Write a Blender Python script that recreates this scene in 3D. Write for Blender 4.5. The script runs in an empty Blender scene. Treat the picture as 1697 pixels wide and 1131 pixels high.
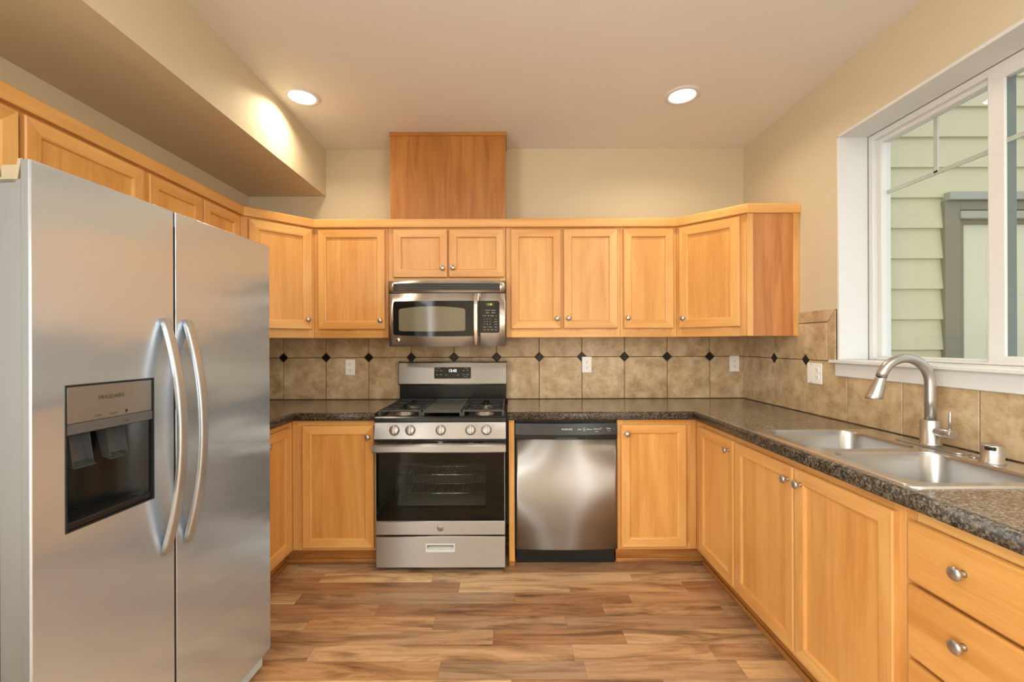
import bpy, bmesh, math, random
from mathutils import Vector, Matrix
random.seed(7)
PI = math.pi
S = bpy.context.scene
COL = S.collection
D = 3.244          # back wall
XL, XR = -1.893, 1.726   # side walls
HC = 2.743         # ceiling
CH = 1.322         # camera height

# ------------------------------------------------------------------ camera
F_PX = 735.0
cam_d = bpy.data.cameras.new('camera')
cam_d.sensor_fit = 'HORIZONTAL'
cam_d.sensor_width = 36.0
cam_d.lens = F_PX * 36.0 / 1697.0
cam_d.clip_start = 0.02
cam = bpy.data.objects.new('camera', cam_d)
COL.objects.link(cam)
cam_d.shift_x = 6.5 / 1697
cam_d.shift_y = 3.5 / 1697
roll = math.radians(0.2)
cam.matrix_world = Matrix.Translation((0, 0, CH)) @ Matrix.Rotation(PI / 2, 4, 'X') @ Matrix.Rotation(-roll, 4, 'Z')
S.camera = cam
S.view_settings.view_transform = 'Standard'
S.view_settings.look = 'None'
S.view_settings.gamma = 1.0
S.view_settings.use_curve_mapping = False
S.view_settings.exposure = 0.14

# ------------------------------------------------------------------ sky and large lights
world = bpy.data.worlds.new('sky')
S.world = world
world.use_nodes = True
bg = world.node_tree.nodes['Background']
bg.inputs['Color'].default_value = (0.97, 0.99, 1.0, 1)
bg.inputs['Strength'].default_value = 1.1


def area(name, loc, rot, sx, sy, power, col, shape='RECTANGLE', spread=PI):
    l = bpy.data.lights.new(name, 'AREA')
    l.shape = shape
    l.size = sx
    if shape in ('RECTANGLE', 'ELLIPSE'):
        l.size_y = sy
    l.energy = power
    l.color = col
    l.spread = spread
    o = bpy.data.objects.new(name, l)
    COL.objects.link(o)
    o.location = loc
    o.rotation_euler = rot
    return o


# unseen overhead fill lights, added; some placed where the steel streaks suggest lamps
for lx, ly, lw in ((-1.2, -0.1, 16), (-0.05, 0.1, 9), (1.25, 0.1, 16), (-0.9, -2.4, 24), (0.95, -2.4, 24)):
    area('overhead_fill_light', (lx, ly, HC - .02), (0, 0, 0), .18, .18, lw, (1.0, 0.97, 0.92), 'DISK')
# cool fill lights added on both solid side walls to lift the ceiling
area('fill_light_left_wall', (-1.87, -1.7, 1.35), (0, -PI / 2, 0), 1.9, 2.6, 110, (0.86, 0.94, 1.0))
area('fill_light_right_wall', (1.70, -2.6, 1.35), (0, PI / 2, 0), 1.7, 1.8, 80, (0.86, 0.94, 1.0))

# ------------------------------------------------------------------ node helpers


def new_mat(name):
    m = bpy.data.materials.new(name)
    m.use_nodes = True
    nt = m.node_tree
    b = nt.nodes['Principled BSDF']
    return m, nt, b


def nd(nt, typ, **kw):
    n = nt.nodes.new(typ)
    for k, v in kw.items():
        if k.startswith('i_'):
            n.inputs[k[2:].replace('_', ' ')].default_value = v
        else:
            setattr(n, k, v)
    return n


def lk(nt, a, b):
    nt.links.new(a, b)


def ramp(nt, fac, stops):
    r = nt.nodes.new('ShaderNodeValToRGB')
    els = r.color_ramp.elements
    while len(els) < len(stops):
        els.new(0.5)
    for e, (p, c) in zip(els, stops):
        e.position = p
        e.color = (c[0], c[1], c[2], 1) if len(c) == 3 else c
    lk(nt, fac, r.inputs['Fac'])
    return r.outputs['Color']


def mixc(nt, fac, a, b, mode='MIX'):
    m = nt.nodes.new('ShaderNodeMix')
    m.data_type = 'RGBA'
    m.blend_type = mode
    for sock, v in ((m.inputs[0], fac), (m.inputs[6], a), (m.inputs[7], b)):
        if hasattr(v, 'links') or isinstance(v, bpy.types.NodeSocket):
            lk(nt, v, sock)
        elif isinstance(v, (int, float)):
            sock.default_value = v
        else:
            sock.default_value = (v[0], v[1], v[2], 1)
    return m.outputs[2]


def mth(nt, op, a, b=None, c=None):
    m = nt.nodes.new('ShaderNodeMath')
    m.operation = op
    for i, v in enumerate((a, b, c)):
        if v is None:
            continue
        if isinstance(v, (int, float)):
            m.inputs[i].default_value = v
        else:
            lk(nt, v, m.inputs[i])
    return m.outputs[0]


def gvec(nt, scale=(1, 1, 1)):
    a = nd(nt, 'ShaderNodeAttribute', attribute_name='gcoord')
    mp = nd(nt, 'ShaderNodeMapping')
    mp.inputs['Scale'].default_value = scale
    lk(nt, a.outputs['Vector'], mp.inputs['Vector'])
    return mp.outputs['Vector'], a.outputs['Vector']


def noise(nt, vec, scale, detail=4, rough=0.55, dist=0.0):
    n = nd(nt, 'ShaderNodeTexNoise')
    n.inputs['Scale'].default_value = scale
    n.inputs['Detail'].default_value = detail
    n.inputs['Roughness'].default_value = rough
    n.inputs['Distortion'].default_value = dist
    if vec is not None:
        lk(nt, vec, n.inputs['Vector'])
    return n.outputs['Fac']


def bump(nt, h, strength, dist, bsdf):
    b = nd(nt, 'ShaderNodeBump')
    b.inputs['Strength'].default_value = strength
    b.inputs['Distance'].default_value = dist
    lk(nt, h, b.inputs['Height'])
    lk(nt, b.outputs['Normal'], bsdf.inputs['Normal'])


def srgb(r, g, b):
    f = lambda c: c / 12.92 if c <= 0.04045 else ((c + 0.055) / 1.055) ** 2.4
    return (f(r / 255), f(g / 255), f(b / 255))


# ------------------------------------------------------------------ materials
def wood(name, light, dark, streak, contrast=1.0, rough=0.32, strips=0.085):
    m, nt, b = new_mat(name)
    v1, raw = gvec(nt, (1.6, 22, 22))
    n1 = noise(nt, v1, 1.0, 6, 0.6, 0.6)
    v2, _ = gvec(nt, (0.9, 5.0, 5.0))
    n2 = noise(nt, v2, 1.0, 3, 0.5, 1.2)
    v3, _ = gvec(nt, (9, 160, 160))
    n3 = noise(nt, v3, 1.0, 2, 0.5)
    base = ramp(nt, n2, [(0.30, dark), (0.68, light)])
    st = ramp(nt, n1, [(0.46, (1, 1, 1)), (0.74, streak)])
    c = mixc(nt, 0.75 * contrast, base, st, 'MULTIPLY')
    fine = ramp(nt, n3, [(0.35, (0.90, 0.88, 0.85)), (0.6, (1, 1, 1))])
    c = mixc(nt, 0.5, c, fine, 'MULTIPLY')
    # glued-up boards: tone per strip
    sx = nd(nt, 'ShaderNodeSeparateXYZ')
    lk(nt, raw, sx.inputs[0])
    w = nd(nt, 'ShaderNodeTexWhiteNoise', noise_dimensions='2D')
    cx = nd(nt, 'ShaderNodeCombineXYZ')
    lk(nt, mth(nt, 'FLOOR', mth(nt, 'DIVIDE', sx.outputs[1], strips)), cx.inputs[0])
    lk(nt, mth(nt, 'FLOOR', sx.outputs[2]), cx.inputs[1])
    lk(nt, cx.outputs[0], w.inputs['Vector'])
    tone = ramp(nt, w.outputs['Value'], [(0.0, (0.86, 0.80, 0.72)), (1.0, (1.0, 1.0, 1.0))])
    c = mixc(nt, 0.9, c, tone, 'MULTIPLY')
    lk(nt, c, b.inputs['Base Color'])
    b.inputs['Roughness'].default_value = rough
    b.inputs['Coat Weight'].default_value = 0.15
    b.inputs['Coat Roughness'].default_value = 0.25
    bump(nt, n3, 0.06, 0.001, b)
    return m


def flat(name, col, rough=0.5, metal=0.0, spec=0.5, coat=0.0, emit=0.0):
    m, nt, b = new_mat(name)
    b.inputs['Base Color'].default_value = (*col, 1)
    b.inputs['Roughness'].default_value = rough
    b.inputs['Metallic'].default_value = metal
    b.inputs['Specular IOR Level'].default_value = spec
    b.inputs['Coat Weight'].default_value = coat
    if emit:
        b.inputs['Emission Color'].default_value = (*col, 1)
        b.inputs['Emission Strength'].default_value = emit
    return m


def paint(name, col, rough=0.7, bumps=0.12, scale=260):
    m, nt, b = new_mat(name)
    tc = nd(nt, 'ShaderNodeTexCoord')
    n = noise(nt, tc.outputs['Object'], scale, 2, 0.5)
    n2 = noise(nt, tc.outputs['Object'], 1.2, 2, 0.5)
    c = ramp(nt, n2, [(0.3, tuple(x * 0.975 for x in col)), (0.7, col)])
    lk(nt, c, b.inputs['Base Color'])
    b.inputs['Roughness'].default_value = rough
    bump(nt, n, bumps, 0.001, b)
    return m


def brushed(name, col, rough, aniso, rot, direction, streak=0.06, wav=0.0, metal=0.9):
    """brushed metal; direction = axis the brush lines run along ('x' or 'z')"""
    m, nt, b = new_mat(name)
    tc = nd(nt, 'ShaderNodeTexCoord')
    mp = nd(nt, 'ShaderNodeMapping')
    mp.inputs['Scale'].default_value = (3, 3, 900) if direction == 'x' else (500, 500, 4)
    lk(nt, tc.outputs['Object'], mp.inputs['Vector'])
    n = noise(nt, mp.outputs['Vector'], 1.0, 2, 0.6)
    c = ramp(nt, n, [(0.3, tuple(x * (1 - streak) for x in col)), (0.7, col)])
    lk(nt, c, b.inputs['Base Color'])
    b.inputs['Metallic'].default_value = metal
    r = nd(nt, 'ShaderNodeMapRange')
    r.inputs['To Min'].default_value = rough * 0.94
    r.inputs['To Max'].default_value = rough * 1.06
    lk(nt, n, r.inputs['Value'])
    lk(nt, r.outputs[0], b.inputs['Roughness'])
    b.inputs['Anisotropic'].default_value = aniso
    b.inputs['Anisotropic Rotation'].default_value = rot
    t = nd(nt, 'ShaderNodeTangent', direction_type='RADIAL', axis='Z')
    lk(nt, t.outputs[0], b.inputs['Tangent'])
    if wav:
        mw_ = nd(nt, 'ShaderNodeMapping')
        mw_.inputs['Scale'].default_value = (0.7, 0.7, 2.2)
        lk(nt, tc.outputs['Object'], mw_.inputs['Vector'])
        n2 = noise(nt, mw_.outputs[0], 3.2, 1, 0.4)
        bump(nt, n2, wav, 0.02, b)
    return m


M = {}
M['maple'] = wood('maple', srgb(238, 188, 116), srgb(220, 158, 86), (0.86, 0.78, 0.66))
M['maple_panel'] = wood('maple_panel', srgb(234, 180, 106), srgb(218, 156, 84), (0.86, 0.76, 0.62))
M['veneer'] = wood('veneer', srgb(218, 156, 98), srgb(198, 130, 76), (0.70, 0.52, 0.38), 1.2, 0.4, 5.0)
M['chase_wood'] = wood('chase_wood', srgb(192, 132, 62), srgb(172, 110, 46), (0.66, 0.52, 0.36), 1.2, 0.42, 5.0)
M['toe'] = wood('toe_wood', srgb(196, 136, 68), srgb(160, 102, 46), (0.62, 0.5, 0.36), 1.3, 0.5)
M['wall'] = paint('wall_paint', srgb(213, 200, 172))
M['wall_left'] = M['wall']
M['ceil'] = paint('ceiling_paint', srgb(234, 233, 231), 0.8, 0.2, 160)
M['white'] = flat('white_paint', srgb(224, 226, 224), 0.4)
M['vinyl'] = flat('white_vinyl', srgb(224, 226, 224), 0.35)
M['plastic'] = flat('white_plastic', srgb(250, 249, 244), 0.3)
M['slot'] = flat('dark_slot', (0.012, 0.011, 0.010), 0.6)
M['steel_fridge'] = brushed('steel_fridge', (0.62, 0.72, 0.84), 0.20, 0.8, 0.0, 'z', 0.02, 0.22, 0.78)
M['steel'] = brushed('steel_range', (0.43, 0.415, 0.395), 0.40, 0.96, 0.25, 'x', 0.03, 0.0, 0.95)
M['steel_mw'] = brushed('steel_microwave', (0.66, 0.63, 0.59), 0.36, 0.9, 0.25, 'x', 0.03)
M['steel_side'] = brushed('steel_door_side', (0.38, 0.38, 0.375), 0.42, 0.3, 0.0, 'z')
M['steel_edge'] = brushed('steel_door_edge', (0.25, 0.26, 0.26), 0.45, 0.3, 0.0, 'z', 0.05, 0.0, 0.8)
M['steel_sink'] = brushed('steel_sink', (0.46, 0.455, 0.44), 0.28, 0.4, 0.0, 'x', 0.08)
M['steel_handle'] = brushed('steel_handle', (0.54, 0.58, 0.62), 0.32, 0.3, 0.0, 'z', 0.03, 0.0, 0.85)
M['steel_rim'] = brushed('steel_sink_rim', (0.68, 0.67, 0.65), 0.22, 0.4, 0.0, 'x', 0.05)
M['paddle'] = flat('dark_clear_plastic', (0.05, 0.052, 0.05), 0.14)
M['recess'] = flat('dispenser_black', (0.008, 0.010, 0.010), 0.22, 0, 0.3)
M['nickel'] = brushed('nickel', (0.50, 0.49, 0.47), 0.30, 0.4, 0.0, 'z', 0.04)
M['chrome'] = flat('chrome', (0.75, 0.74, 0.72), 0.12, 1.0)
M['alu'] = flat('aluminium', (0.44, 0.43, 0.41), 0.42, 0.9)
M['black_gloss'] = flat('black_gloss', (0.008, 0.009, 0.009), 0.08, 0, 0.35)
M['black'] = flat('black_enamel', (0.012, 0.012, 0.012), 0.24, 0, 0.35)
M['iron'] = flat('cast_iron', (0.05, 0.05, 0.05), 0.38)
M['griddle'] = flat('griddle_iron', (0.20, 0.195, 0.18), 0.34, 0.6)
M['graphite'] = flat('graphite', (0.015, 0.019, 0.020), 0.28)
M['grey_plastic'] = flat('grey_plastic', (0.10, 0.10, 0.10), 0.3)
M['beige_plastic'] = flat('beige_plastic', srgb(150, 138, 112), 0.45)
M['film'] = flat('pale_blue_plastic', srgb(190, 206, 208), 0.3)
M['ink'] = flat('print_ink', (0.02, 0.02, 0.02), 0.5)
M['print'] = flat('white_print', (0.75, 0.75, 0.72), 0.5)
M['led_white'] = flat('display_digits', (0.85, 0.92, 1.0), 0.5, emit=1.6)
M['led_green'] = flat('display_green', (0.55, 0.9, 0.15), 0.5, emit=0.9)
M['lamp'] = flat('lamp_diffuser', (1.0, 0.93, 0.80), 0.5, emit=3.0)
M['enamel'] = flat('oven_enamel', (0.34, 0.34, 0.30), 0.45)
M['ext_trim'] = paint('exterior_trim', srgb(142, 140, 122), 0.7, 0.5, 60)
M['ext_trim_light'] = flat('exterior_metal_trim', srgb(172, 174, 162), 0.5)
M['ext_door'] = flat('exterior_door_paint', srgb(226, 226, 200), 0.5)
M['ground'] = paint('ground', (0.22, 0.21, 0.19), 0.9)
M['stile_shaded'] = flat('shaded_stile', srgb(112, 122, 118), 0.4)  # shade side of the white vinyl stile, painted in as grey


M['muntin'] = flat('muntin_shaded', srgb(196, 200, 194), 0.4)  # backlit grid bars, their shading put into the grey


def mk_glass(name, tint, refl):
    m, nt, b = new_mat(name)
    nt.nodes.remove(b)
    out = nt.nodes['Material Output']
    tr = nd(nt, 'ShaderNodeBsdfTransparent')
    tr.inputs['Color'].default_value = (*tint, 1)
    gl = nd(nt, 'ShaderNodeBsdfGlossy')
    gl.inputs['Roughness'].default_value = 0.02
    lw = nd(nt, 'ShaderNodeFresnel')
    lw.inputs['IOR'].default_value = 1.45
    mx = nd(nt, 'ShaderNodeMixShader')
    geo = nd(nt, 'ShaderNodeNewGeometry')
    front = mth(nt, 'SUBTRACT', 1.0, geo.outputs['Backfacing'])
    lk(nt, mth(nt, 'MULTIPLY', mth(nt, 'MULTIPLY', lw.outputs[0], refl), front), mx.inputs[0])
    lk(nt, tr.outputs[0], mx.inputs[1])
    lk(nt, gl.outputs[0], mx.inputs[2])
    lk(nt, mx.outputs[0], out.inputs['Surface'])
    return m


M['glass'] = mk_glass('window_glass', (0.97, 0.985, 0.975), 1.0)
M['oven_glass'] = mk_glass('oven_glass', (0.75, 0.75, 0.72), 0.6)
M['smoke'] = mk_glass('smoked_clear_plastic', (0.62, 0.64, 0.62), 1.6)


def mk_granite(name, dark):
    m, nt, b = new_mat(name)
    tc = nd(nt, 'ShaderNodeTexCoord')
    P = tc.outputs['Object']
    v = nd(nt, 'ShaderNodeTexVoronoi')
    v.inputs['Scale'].default_value = 210 if dark >= 1 else 175
    lk(nt, P, v.inputs['Vector'])
    w = nd(nt, 'ShaderNodeSeparateColor')
    lk(nt, v.outputs['Color'], w.inputs[0])
    c1 = ramp(nt, w.outputs[0], [(0.0, (0.012, 0.010, 0.009)), (0.30, (0.030, 0.022, 0.015)), (0.45, (0.13, 0.085, 0.045)),
                                 (0.70, (0.27, 0.19, 0.11)), (0.86, (0.30, 0.28, 0.26)), (1.0, (0.50, 0.44, 0.36))])
    n = noise(nt, P, 42, 5, 0.65, 0.4)
    c2 = ramp(nt, n, [(0.36, (0.025, 0.020, 0.015)), (0.50, (0.15, 0.105, 0.065)), (0.64, (0.24, 0.22, 0.19))])
    c = mixc(nt, 0.32, c1, c2)
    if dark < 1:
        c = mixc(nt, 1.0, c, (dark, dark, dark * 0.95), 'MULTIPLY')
    else:
        # square-cut granite tiles: thin pale joints
        sx = nd(nt, 'ShaderNodeSeparateXYZ')
        lk(nt, P, sx.inputs[0])
        lines = None
        for o, k0 in ((0, 1.417), (1, 2.26)):
            q = mth(nt, 'DIVIDE', mth(nt, 'SUBTRACT', sx.outputs[o], k0 - 0.3 * 0.5), 0.3)
            f = mth(nt, 'ABSOLUTE', mth(nt, 'SUBTRACT', mth(nt, 'FRACT', q), 0.5))
            l = mth(nt, 'LESS_THAN', f, 0.0032)
            lines = l if lines is None else mth(nt, 'MAXIMUM', lines, l)
        c = mixc(nt, lines, c, (0.36, 0.33, 0.29))
    lk(nt, c, b.inputs['Base Color'])
    b.inputs['Roughness'].default_value = 0.18 if dark >= 1 else 0.38
    b.inputs['Specular IOR Level'].default_value = 0.6 if dark >= 1 else 0.3
    b.inputs['Coat Weight'].default_value = 0.25 if dark >= 1 else 0.1
    b.inputs['Coat Roughness'].default_value = 0.06
    return m


M['granite'] = mk_granite('granite', 1.0)
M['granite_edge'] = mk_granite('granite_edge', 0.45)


def mk_tile():
    m, nt, b = new_mat('travertine_tile')
    v, raw = gvec(nt, (1, 1, 1))
    n1 = noise(nt, v, 10, 6, 0.66, 0.25)
    n2 = noise(nt, v, 38, 4, 0.6, 0.3)
    n3 = noise(nt, v, 3.0, 2, 0.5)
    c = ramp(nt, n1, [(0.30, srgb(166, 138, 102)), (0.50, srgb(200, 175, 138)), (0.70, srgb(224, 204, 172))])
    d = ramp(nt, n2, [(0.28, (0.62, 0.55, 0.46)), (0.42, (1, 1, 1))])
    c = mixc(nt, 0.5, c, d, 'MULTIPLY')
    e = ramp(nt, n3, [(0.3, (0.86, 0.83, 0.76)), (0.7, (1.0, 1.0, 1.0))])
    c = mixc(nt, 0.8, c, e, 'MULTIPLY')
    lk(nt, c, b.inputs['Base Color'])
    b.inputs['Roughness'].default_value = 0.34
    bump(nt, n2, 0.1, 0.002, b)
    return m


M['tile'] = mk_tile()
M['grout'] = flat('grout', srgb(84, 66, 46), 0.9)
M['diamond'] = flat('black_diamond', (0.008, 0.008, 0.009), 0.3, spec=0.3)


def mk_floor():
    m, nt, b = new_mat('laminate_planks')
    tc = nd(nt, 'ShaderNodeTexCoord')
    P = tc.outputs['Object']
    sx = nd(nt, 'ShaderNodeSeparateXYZ')
    lk(nt, P, sx.inputs[0])
    W, L = 0.1016, 0.78
    ry = mth(nt, 'DIVIDE', mth(nt, 'ADD', sx.outputs[1], 10.0 + 0.045), W)
    row = mth(nt, 'FLOOR', ry)
    w1 = nd(nt, 'ShaderNodeTexWhiteNoise', noise_dimensions='1D')
    lk(nt, row, w1.inputs['W'])
    xo = mth(nt, 'ADD', mth(nt, 'DIVIDE', sx.outputs[0], L), mth(nt, 'MULTIPLY', w1.outputs['Value'], 7.3))
    xo = mth(nt, 'ADD', xo, 20.0)
    # vary plank lengths by warping the running coordinate
    wv = mth(nt, 'MULTIPLY', mth(nt, 'SINE', mth(nt, 'MULTIPLY', xo, 2.1)), 0.22)
    xw = mth(nt, 'ADD', xo, wv)
    colm = mth(nt, 'FLOOR', xw)
    w2 = nd(nt, 'ShaderNodeTexWhiteNoise', noise_dimensions='2D')
    cb = nd(nt, 'ShaderNodeCombineXYZ')
    lk(nt, row, cb.inputs[0])
    lk(nt, colm, cb.inputs[1])
    lk(nt, cb.outputs[0], w2.inputs['Vector'])
    sc = nd(nt, 'ShaderNodeSeparateColor')
    lk(nt, w2.outputs['Color'], sc.inputs[0])
    # grain space shifted per plank
    ad = nd(nt, 'ShaderNodeVectorMath', operation='MULTIPLY_ADD')
    lk(nt, w2.outputs['Color'], ad.inputs[0])
    ad.inputs[1].default_value = (13, 17, 19)
    lk(nt, P, ad.inputs[2])
    mp = nd(nt, 'ShaderNodeMapping')
    mp.inputs['Scale'].default_value = (1.7, 24, 1)
    lk(nt, ad.outputs[0], mp.inputs['Vector'])
    g1 = noise(nt, mp.outputs[0], 1.0, 7, 0.62, 0.9)
    mp2 = nd(nt, 'ShaderNodeMapping')
    mp2.inputs['Scale'].default_value = (1.5, 9, 1)
    lk(nt, ad.outputs[0], mp2.inputs['Vector'])
    g2 = noise(nt, mp2.outputs[0], 1.0, 5, 0.6, 1.4)
    mp3 = nd(nt, 'ShaderNodeMapping')
    mp3.inputs['Scale'].default_value = (14, 150, 1)
    lk(nt, ad.outputs[0], mp3.inputs['Vector'])
    g3 = noise(nt, mp3.outputs[0], 1.0, 3, 0.6)
    base = ramp(nt, sc.outputs[0], [(0.0, srgb(158, 116, 80)), (0.3, srgb(180, 136, 96)), (0.6, srgb(196, 152, 108)),
                                    (0.85, srgb(210, 168, 122)), (1.0, srgb(230, 194, 146))])
    base = mixc(nt, mth(nt, 'MULTIPLY', sc.outputs[1], 0.62), base, srgb(172, 150, 124))
    gr = ramp(nt, g1, [(0.30, (0.62, 0.54, 0.46)), (0.52, (1, 1, 1)), (0.75, (1.08, 1.06, 1.02))])
    c = mixc(nt, 0.85, base, gr, 'MULTIPLY')
    bl = ramp(nt, g2, [(0.47, (1, 1, 1)), (0.58, (0.62, 0.56, 0.50)), (0.68, (0.18, 0.165, 0.15))])
    c = mixc(nt, 0.8, c, bl, 'MULTIPLY')
    fi = ramp(nt, g3, [(0.35, (0.82, 0.78, 0.74)), (0.6, (1, 1, 1))])
    c = mixc(nt, 0.5, c, fi, 'MULTIPLY')
    fy = mth(nt, 'ABSOLUTE', mth(nt, 'SUBTRACT', mth(nt, 'FRACT', ry), 0.5))
    fx = mth(nt, 'ABSOLUTE', mth(nt, 'SUBTRACT', mth(nt, 'FRACT', xw), 0.5))
    seam = mth(nt, 'MAXIMUM', mth(nt, 'GREATER_THAN', fy, 0.488), mth(nt, 'GREATER_THAN', fx, 0.4985))
    c = mixc(nt, mth(nt, 'MULTIPLY', seam, 0.4), c, (0.06, 0.04, 0.025))
    lk(nt, c, b.inputs['Base Color'])
    b.inputs['Roughness'].default_value = 0.34
    bump(nt, g3, 0.05, 0.001, b)
    return m


M['floor'] = mk_floor()


def mk_siding():
    m, nt, b = new_mat('lap_siding')
    tc = nd(nt, 'ShaderNodeTexCoord')
    mp = nd(nt, 'ShaderNodeMapping')
    mp.inputs['Scale'].default_value = (3.0, 1, 26)
    lk(nt, tc.outputs['Object'], mp.inputs['Vector'])
    w = nd(nt, 'ShaderNodeTexWave', wave_type='BANDS', bands_direction='Z')
    w.inputs['Scale'].default_value = 1.3
    w.inputs['Distortion'].default_value = 7.0
    w.inputs['Detail'].default_value = 2.0
    w.inputs['Detail Scale'].default_value = 0.8
    lk(nt, mp.outputs[0], w.inputs['Vector'])
    b.inputs['Base Color'].default_value = (*srgb(216, 211, 180), 1)
    b.inputs['Roughness'].default_value = 0.7
    bump(nt, w.outputs['Fac'], 0.4, 0.0012, b)
    return m


M['siding'] = mk_siding()

# ------------------------------------------------------------------ mesh builder
AX = {'w': (2, 1, 0), 'x': (0, 2, 1), 'y': (1, 0, 2), 'z': (2, 0, 1)}


class MB:
    """collects shapes and links them as ONE mesh object"""

    def __init__(self):
        self.v, self.f, self.m, self.s, self.g = [], [], [], [], []

    def add(self, vs, fs, mat=0, grain='z', smooth=False):
        o = len(self.v)
        a, b, c = AX[grain]
        r1, r2, r3 = random.uniform(0, 40), random.uniform(0, 0.6), random.randint(0, 400)
        for p in vs:
            self.v.append((p[0], p[1], p[2]))
            self.g.append((p[a] + r1, p[b] + r2 + 3, p[c] * 0.3 + r3 + 0.3))
        for k, f in enumerate(fs):
            self.f.append(tuple(i + o for i in f))
            self.m.append(mat)
            self.s.append(smooth[k] if isinstance(smooth, list) else smooth)
        return self

    def bm(self, bm, mat=0, grain='z', smooth=None):
        bm.verts.index_update()
        vs = [v.co[:] for v in bm.verts]
        fs = [[v.index for v in f.verts] for f in bm.faces]
        bm.normal_update()
        if smooth is None:
            sm = [max(abs(c) for c in f.normal) < 0.985 for f in bm.faces]
        else:
            sm = smooth
        bm.free()
        return self.add(vs, fs, mat, grain, sm)

    def box(self, x0, x1, y0, y1, z0, z1, bevel=0.0, seg=2, mat=0, grain='z'):
        x0, x1 = min(x0, x1), max(x0, x1)
        y0, y1 = min(y0, y1), max(y0, y1)
        z0, z1 = min(z0, z1), max(z0, z1)
        bm = bmesh.new()
        bmesh.ops.create_cube(bm, size=1)
        for v in bm.verts:
            v.co = ((x0 + x1) / 2 + v.co.x * (x1 - x0), (y0 + y1) / 2 + v.co.y * (y1 - y0), (z0 + z1) / 2 + v.co.z * (z1 - z0))
        if bevel > 0:
            bmesh.ops.bevel(bm, geom=bm.edges[:], offset=bevel, segments=seg, profile=0.5, affect='EDGES')
        return self.bm(bm, mat, grain)

    def prism(self, poly, a0, a1, axis='y', mat=0, grain='z', bevel=0.0, seg=2, smooth=False):
        """poly in the plane across axis: 'y' -> (x,z), 'x' -> (y,z), 'z' -> (x,y)"""
        def P(u, v, a):
            return {'y': (u, a, v), 'x': (a, u, v), 'z': (u, v, a)}[axis]
        bm = bmesh.new()
        A = [bm.verts.new(P(u, v, a0)) for u, v in poly]
        B = [bm.verts.new(P(u, v, a1)) for u, v in poly]
        n = len(poly)
        fa, fb = bm.faces.new(A), bm.faces.new(B)
        for i in range(n):
            bm.faces.new((A[i], A[(i + 1) % n], B[(i + 1) % n], B[i]))
        bmesh.ops.recalc_face_normals(bm, faces=bm.faces[:])
        if bevel > 0:
            ed = [e for e in fa.edges]
            bmesh.ops.bevel(bm, geom=ed, offset=bevel, segments=seg, profile=0.5, affect='EDGES')
        if smooth:
            bm.normal_update()
            k = {'y': 1, 'x': 0, 'z': 2}[axis]
            return self.bm(bm, mat, grain, [abs(f.normal[k]) < 0.9 for f in bm.faces])
        return self.bm(bm, mat, grain, None if bevel else [False] * len(bm.faces))

    def lathe(self, prof, origin=(0, 0, 0), axis=(0, 0, 1), n=24, mat=0, grain='z', sx=1.0, closed=False):
        """prof: (radius, height along axis)"""
        ax = Vector(axis).normalized()
        u = ax.orthogonal().normalized()
        if abs(ax.z) > 0.9:
            u = Vector((1, 0, 0))
        w = ax.cross(u)
        o = Vector(origin)
        vs, fs, sm = [], [], []
        for r, h in prof:
            for k in range(n):
                t = 2 * PI * k / n
                vs.append((o + ax * h + (u * math.cos(t) * sx + w * math.sin(t)) * r)[:])
        for i in range(len(prof) - 1):
            for k in range(n):
                k2 = (k + 1) % n
                fs.append((i * n + k, i * n + k2, (i + 1) * n + k2, (i + 1) * n + k))
                sm.append(True)
        if not closed:
            if prof[0][0] > 1e-5:
                fs.append(tuple(range(n))[::-1])
                sm.append(False)
            if prof[-1][0] > 1e-5:
                fs.append(tuple((len(prof) - 1) * n + k for k in range(n)))
                sm.append(False)
        return self.add(vs, fs, mat, grain, sm)

    def cyl(self, p0, p1, r0, r1=None, n=20, mat=0, grain='z', bevel=0.0):
        r1 = r0 if r1 is None else r1
        p0, p1 = Vector(p0), Vector(p1)
        L = (p1 - p0).length
        prof = [(r0, 0), (r1, L)] if not bevel else [(r0 - bevel, 0), (r0, bevel), (r1, L - bevel), (r1 - bevel, L)]
        return self.lathe(prof, p0, p1 - p0, n, mat, grain)

    def tube(self, pts, r, n=12, mat=0, grain='z', sec=None, up=(0, 0, 1)):
        """round tube, or a section [(a,b)] swept along pts"""
        pts = [Vector(p) for p in pts]
        flat_sec = sec is not None
        if sec is None:
            sec = [(math.cos(2 * PI * k / n), math.sin(2 * PI * k / n)) for k in range(n)]
            rr = r if isinstance(r, (list, tuple)) else [r] * len(pts)
        else:
            rr = r if isinstance(r, (list, tuple)) else [1.0] * len(pts)
            n = len(sec)
        vs, fs, sm = [], [], []
        upv = Vector(up)
        for i, p in enumerate(pts):
            t = (pts[min(i + 1, len(pts) - 1)] - pts[max(i - 1, 0)]).normalized()
            a = upv - t * upv.dot(t)
            a = a.normalized() if a.length > 1e-4 else t.orthogonal().normalized()
            b = t.cross(a)
            for (ca, cb) in sec:
                vs.append((p + (a * ca + b * cb) * rr[i])[:])
        for i in range(len(pts) - 1):
            for k in range(n):
                k2 = (k + 1) % n
                fs.append((i * n + k, i * n + k2, (i + 1) * n + k2, (i + 1) * n + k))
                sm.append(not flat_sec or math.dist(sec[k], sec[k2]) < .006)
        fs.append(tuple(range(n))[::-1])
        fs.append(tuple((len(pts) - 1) * n + k for k in range(n)))
        sm += [False, False]
        return self.add(vs, fs, mat, grain, sm)

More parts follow.
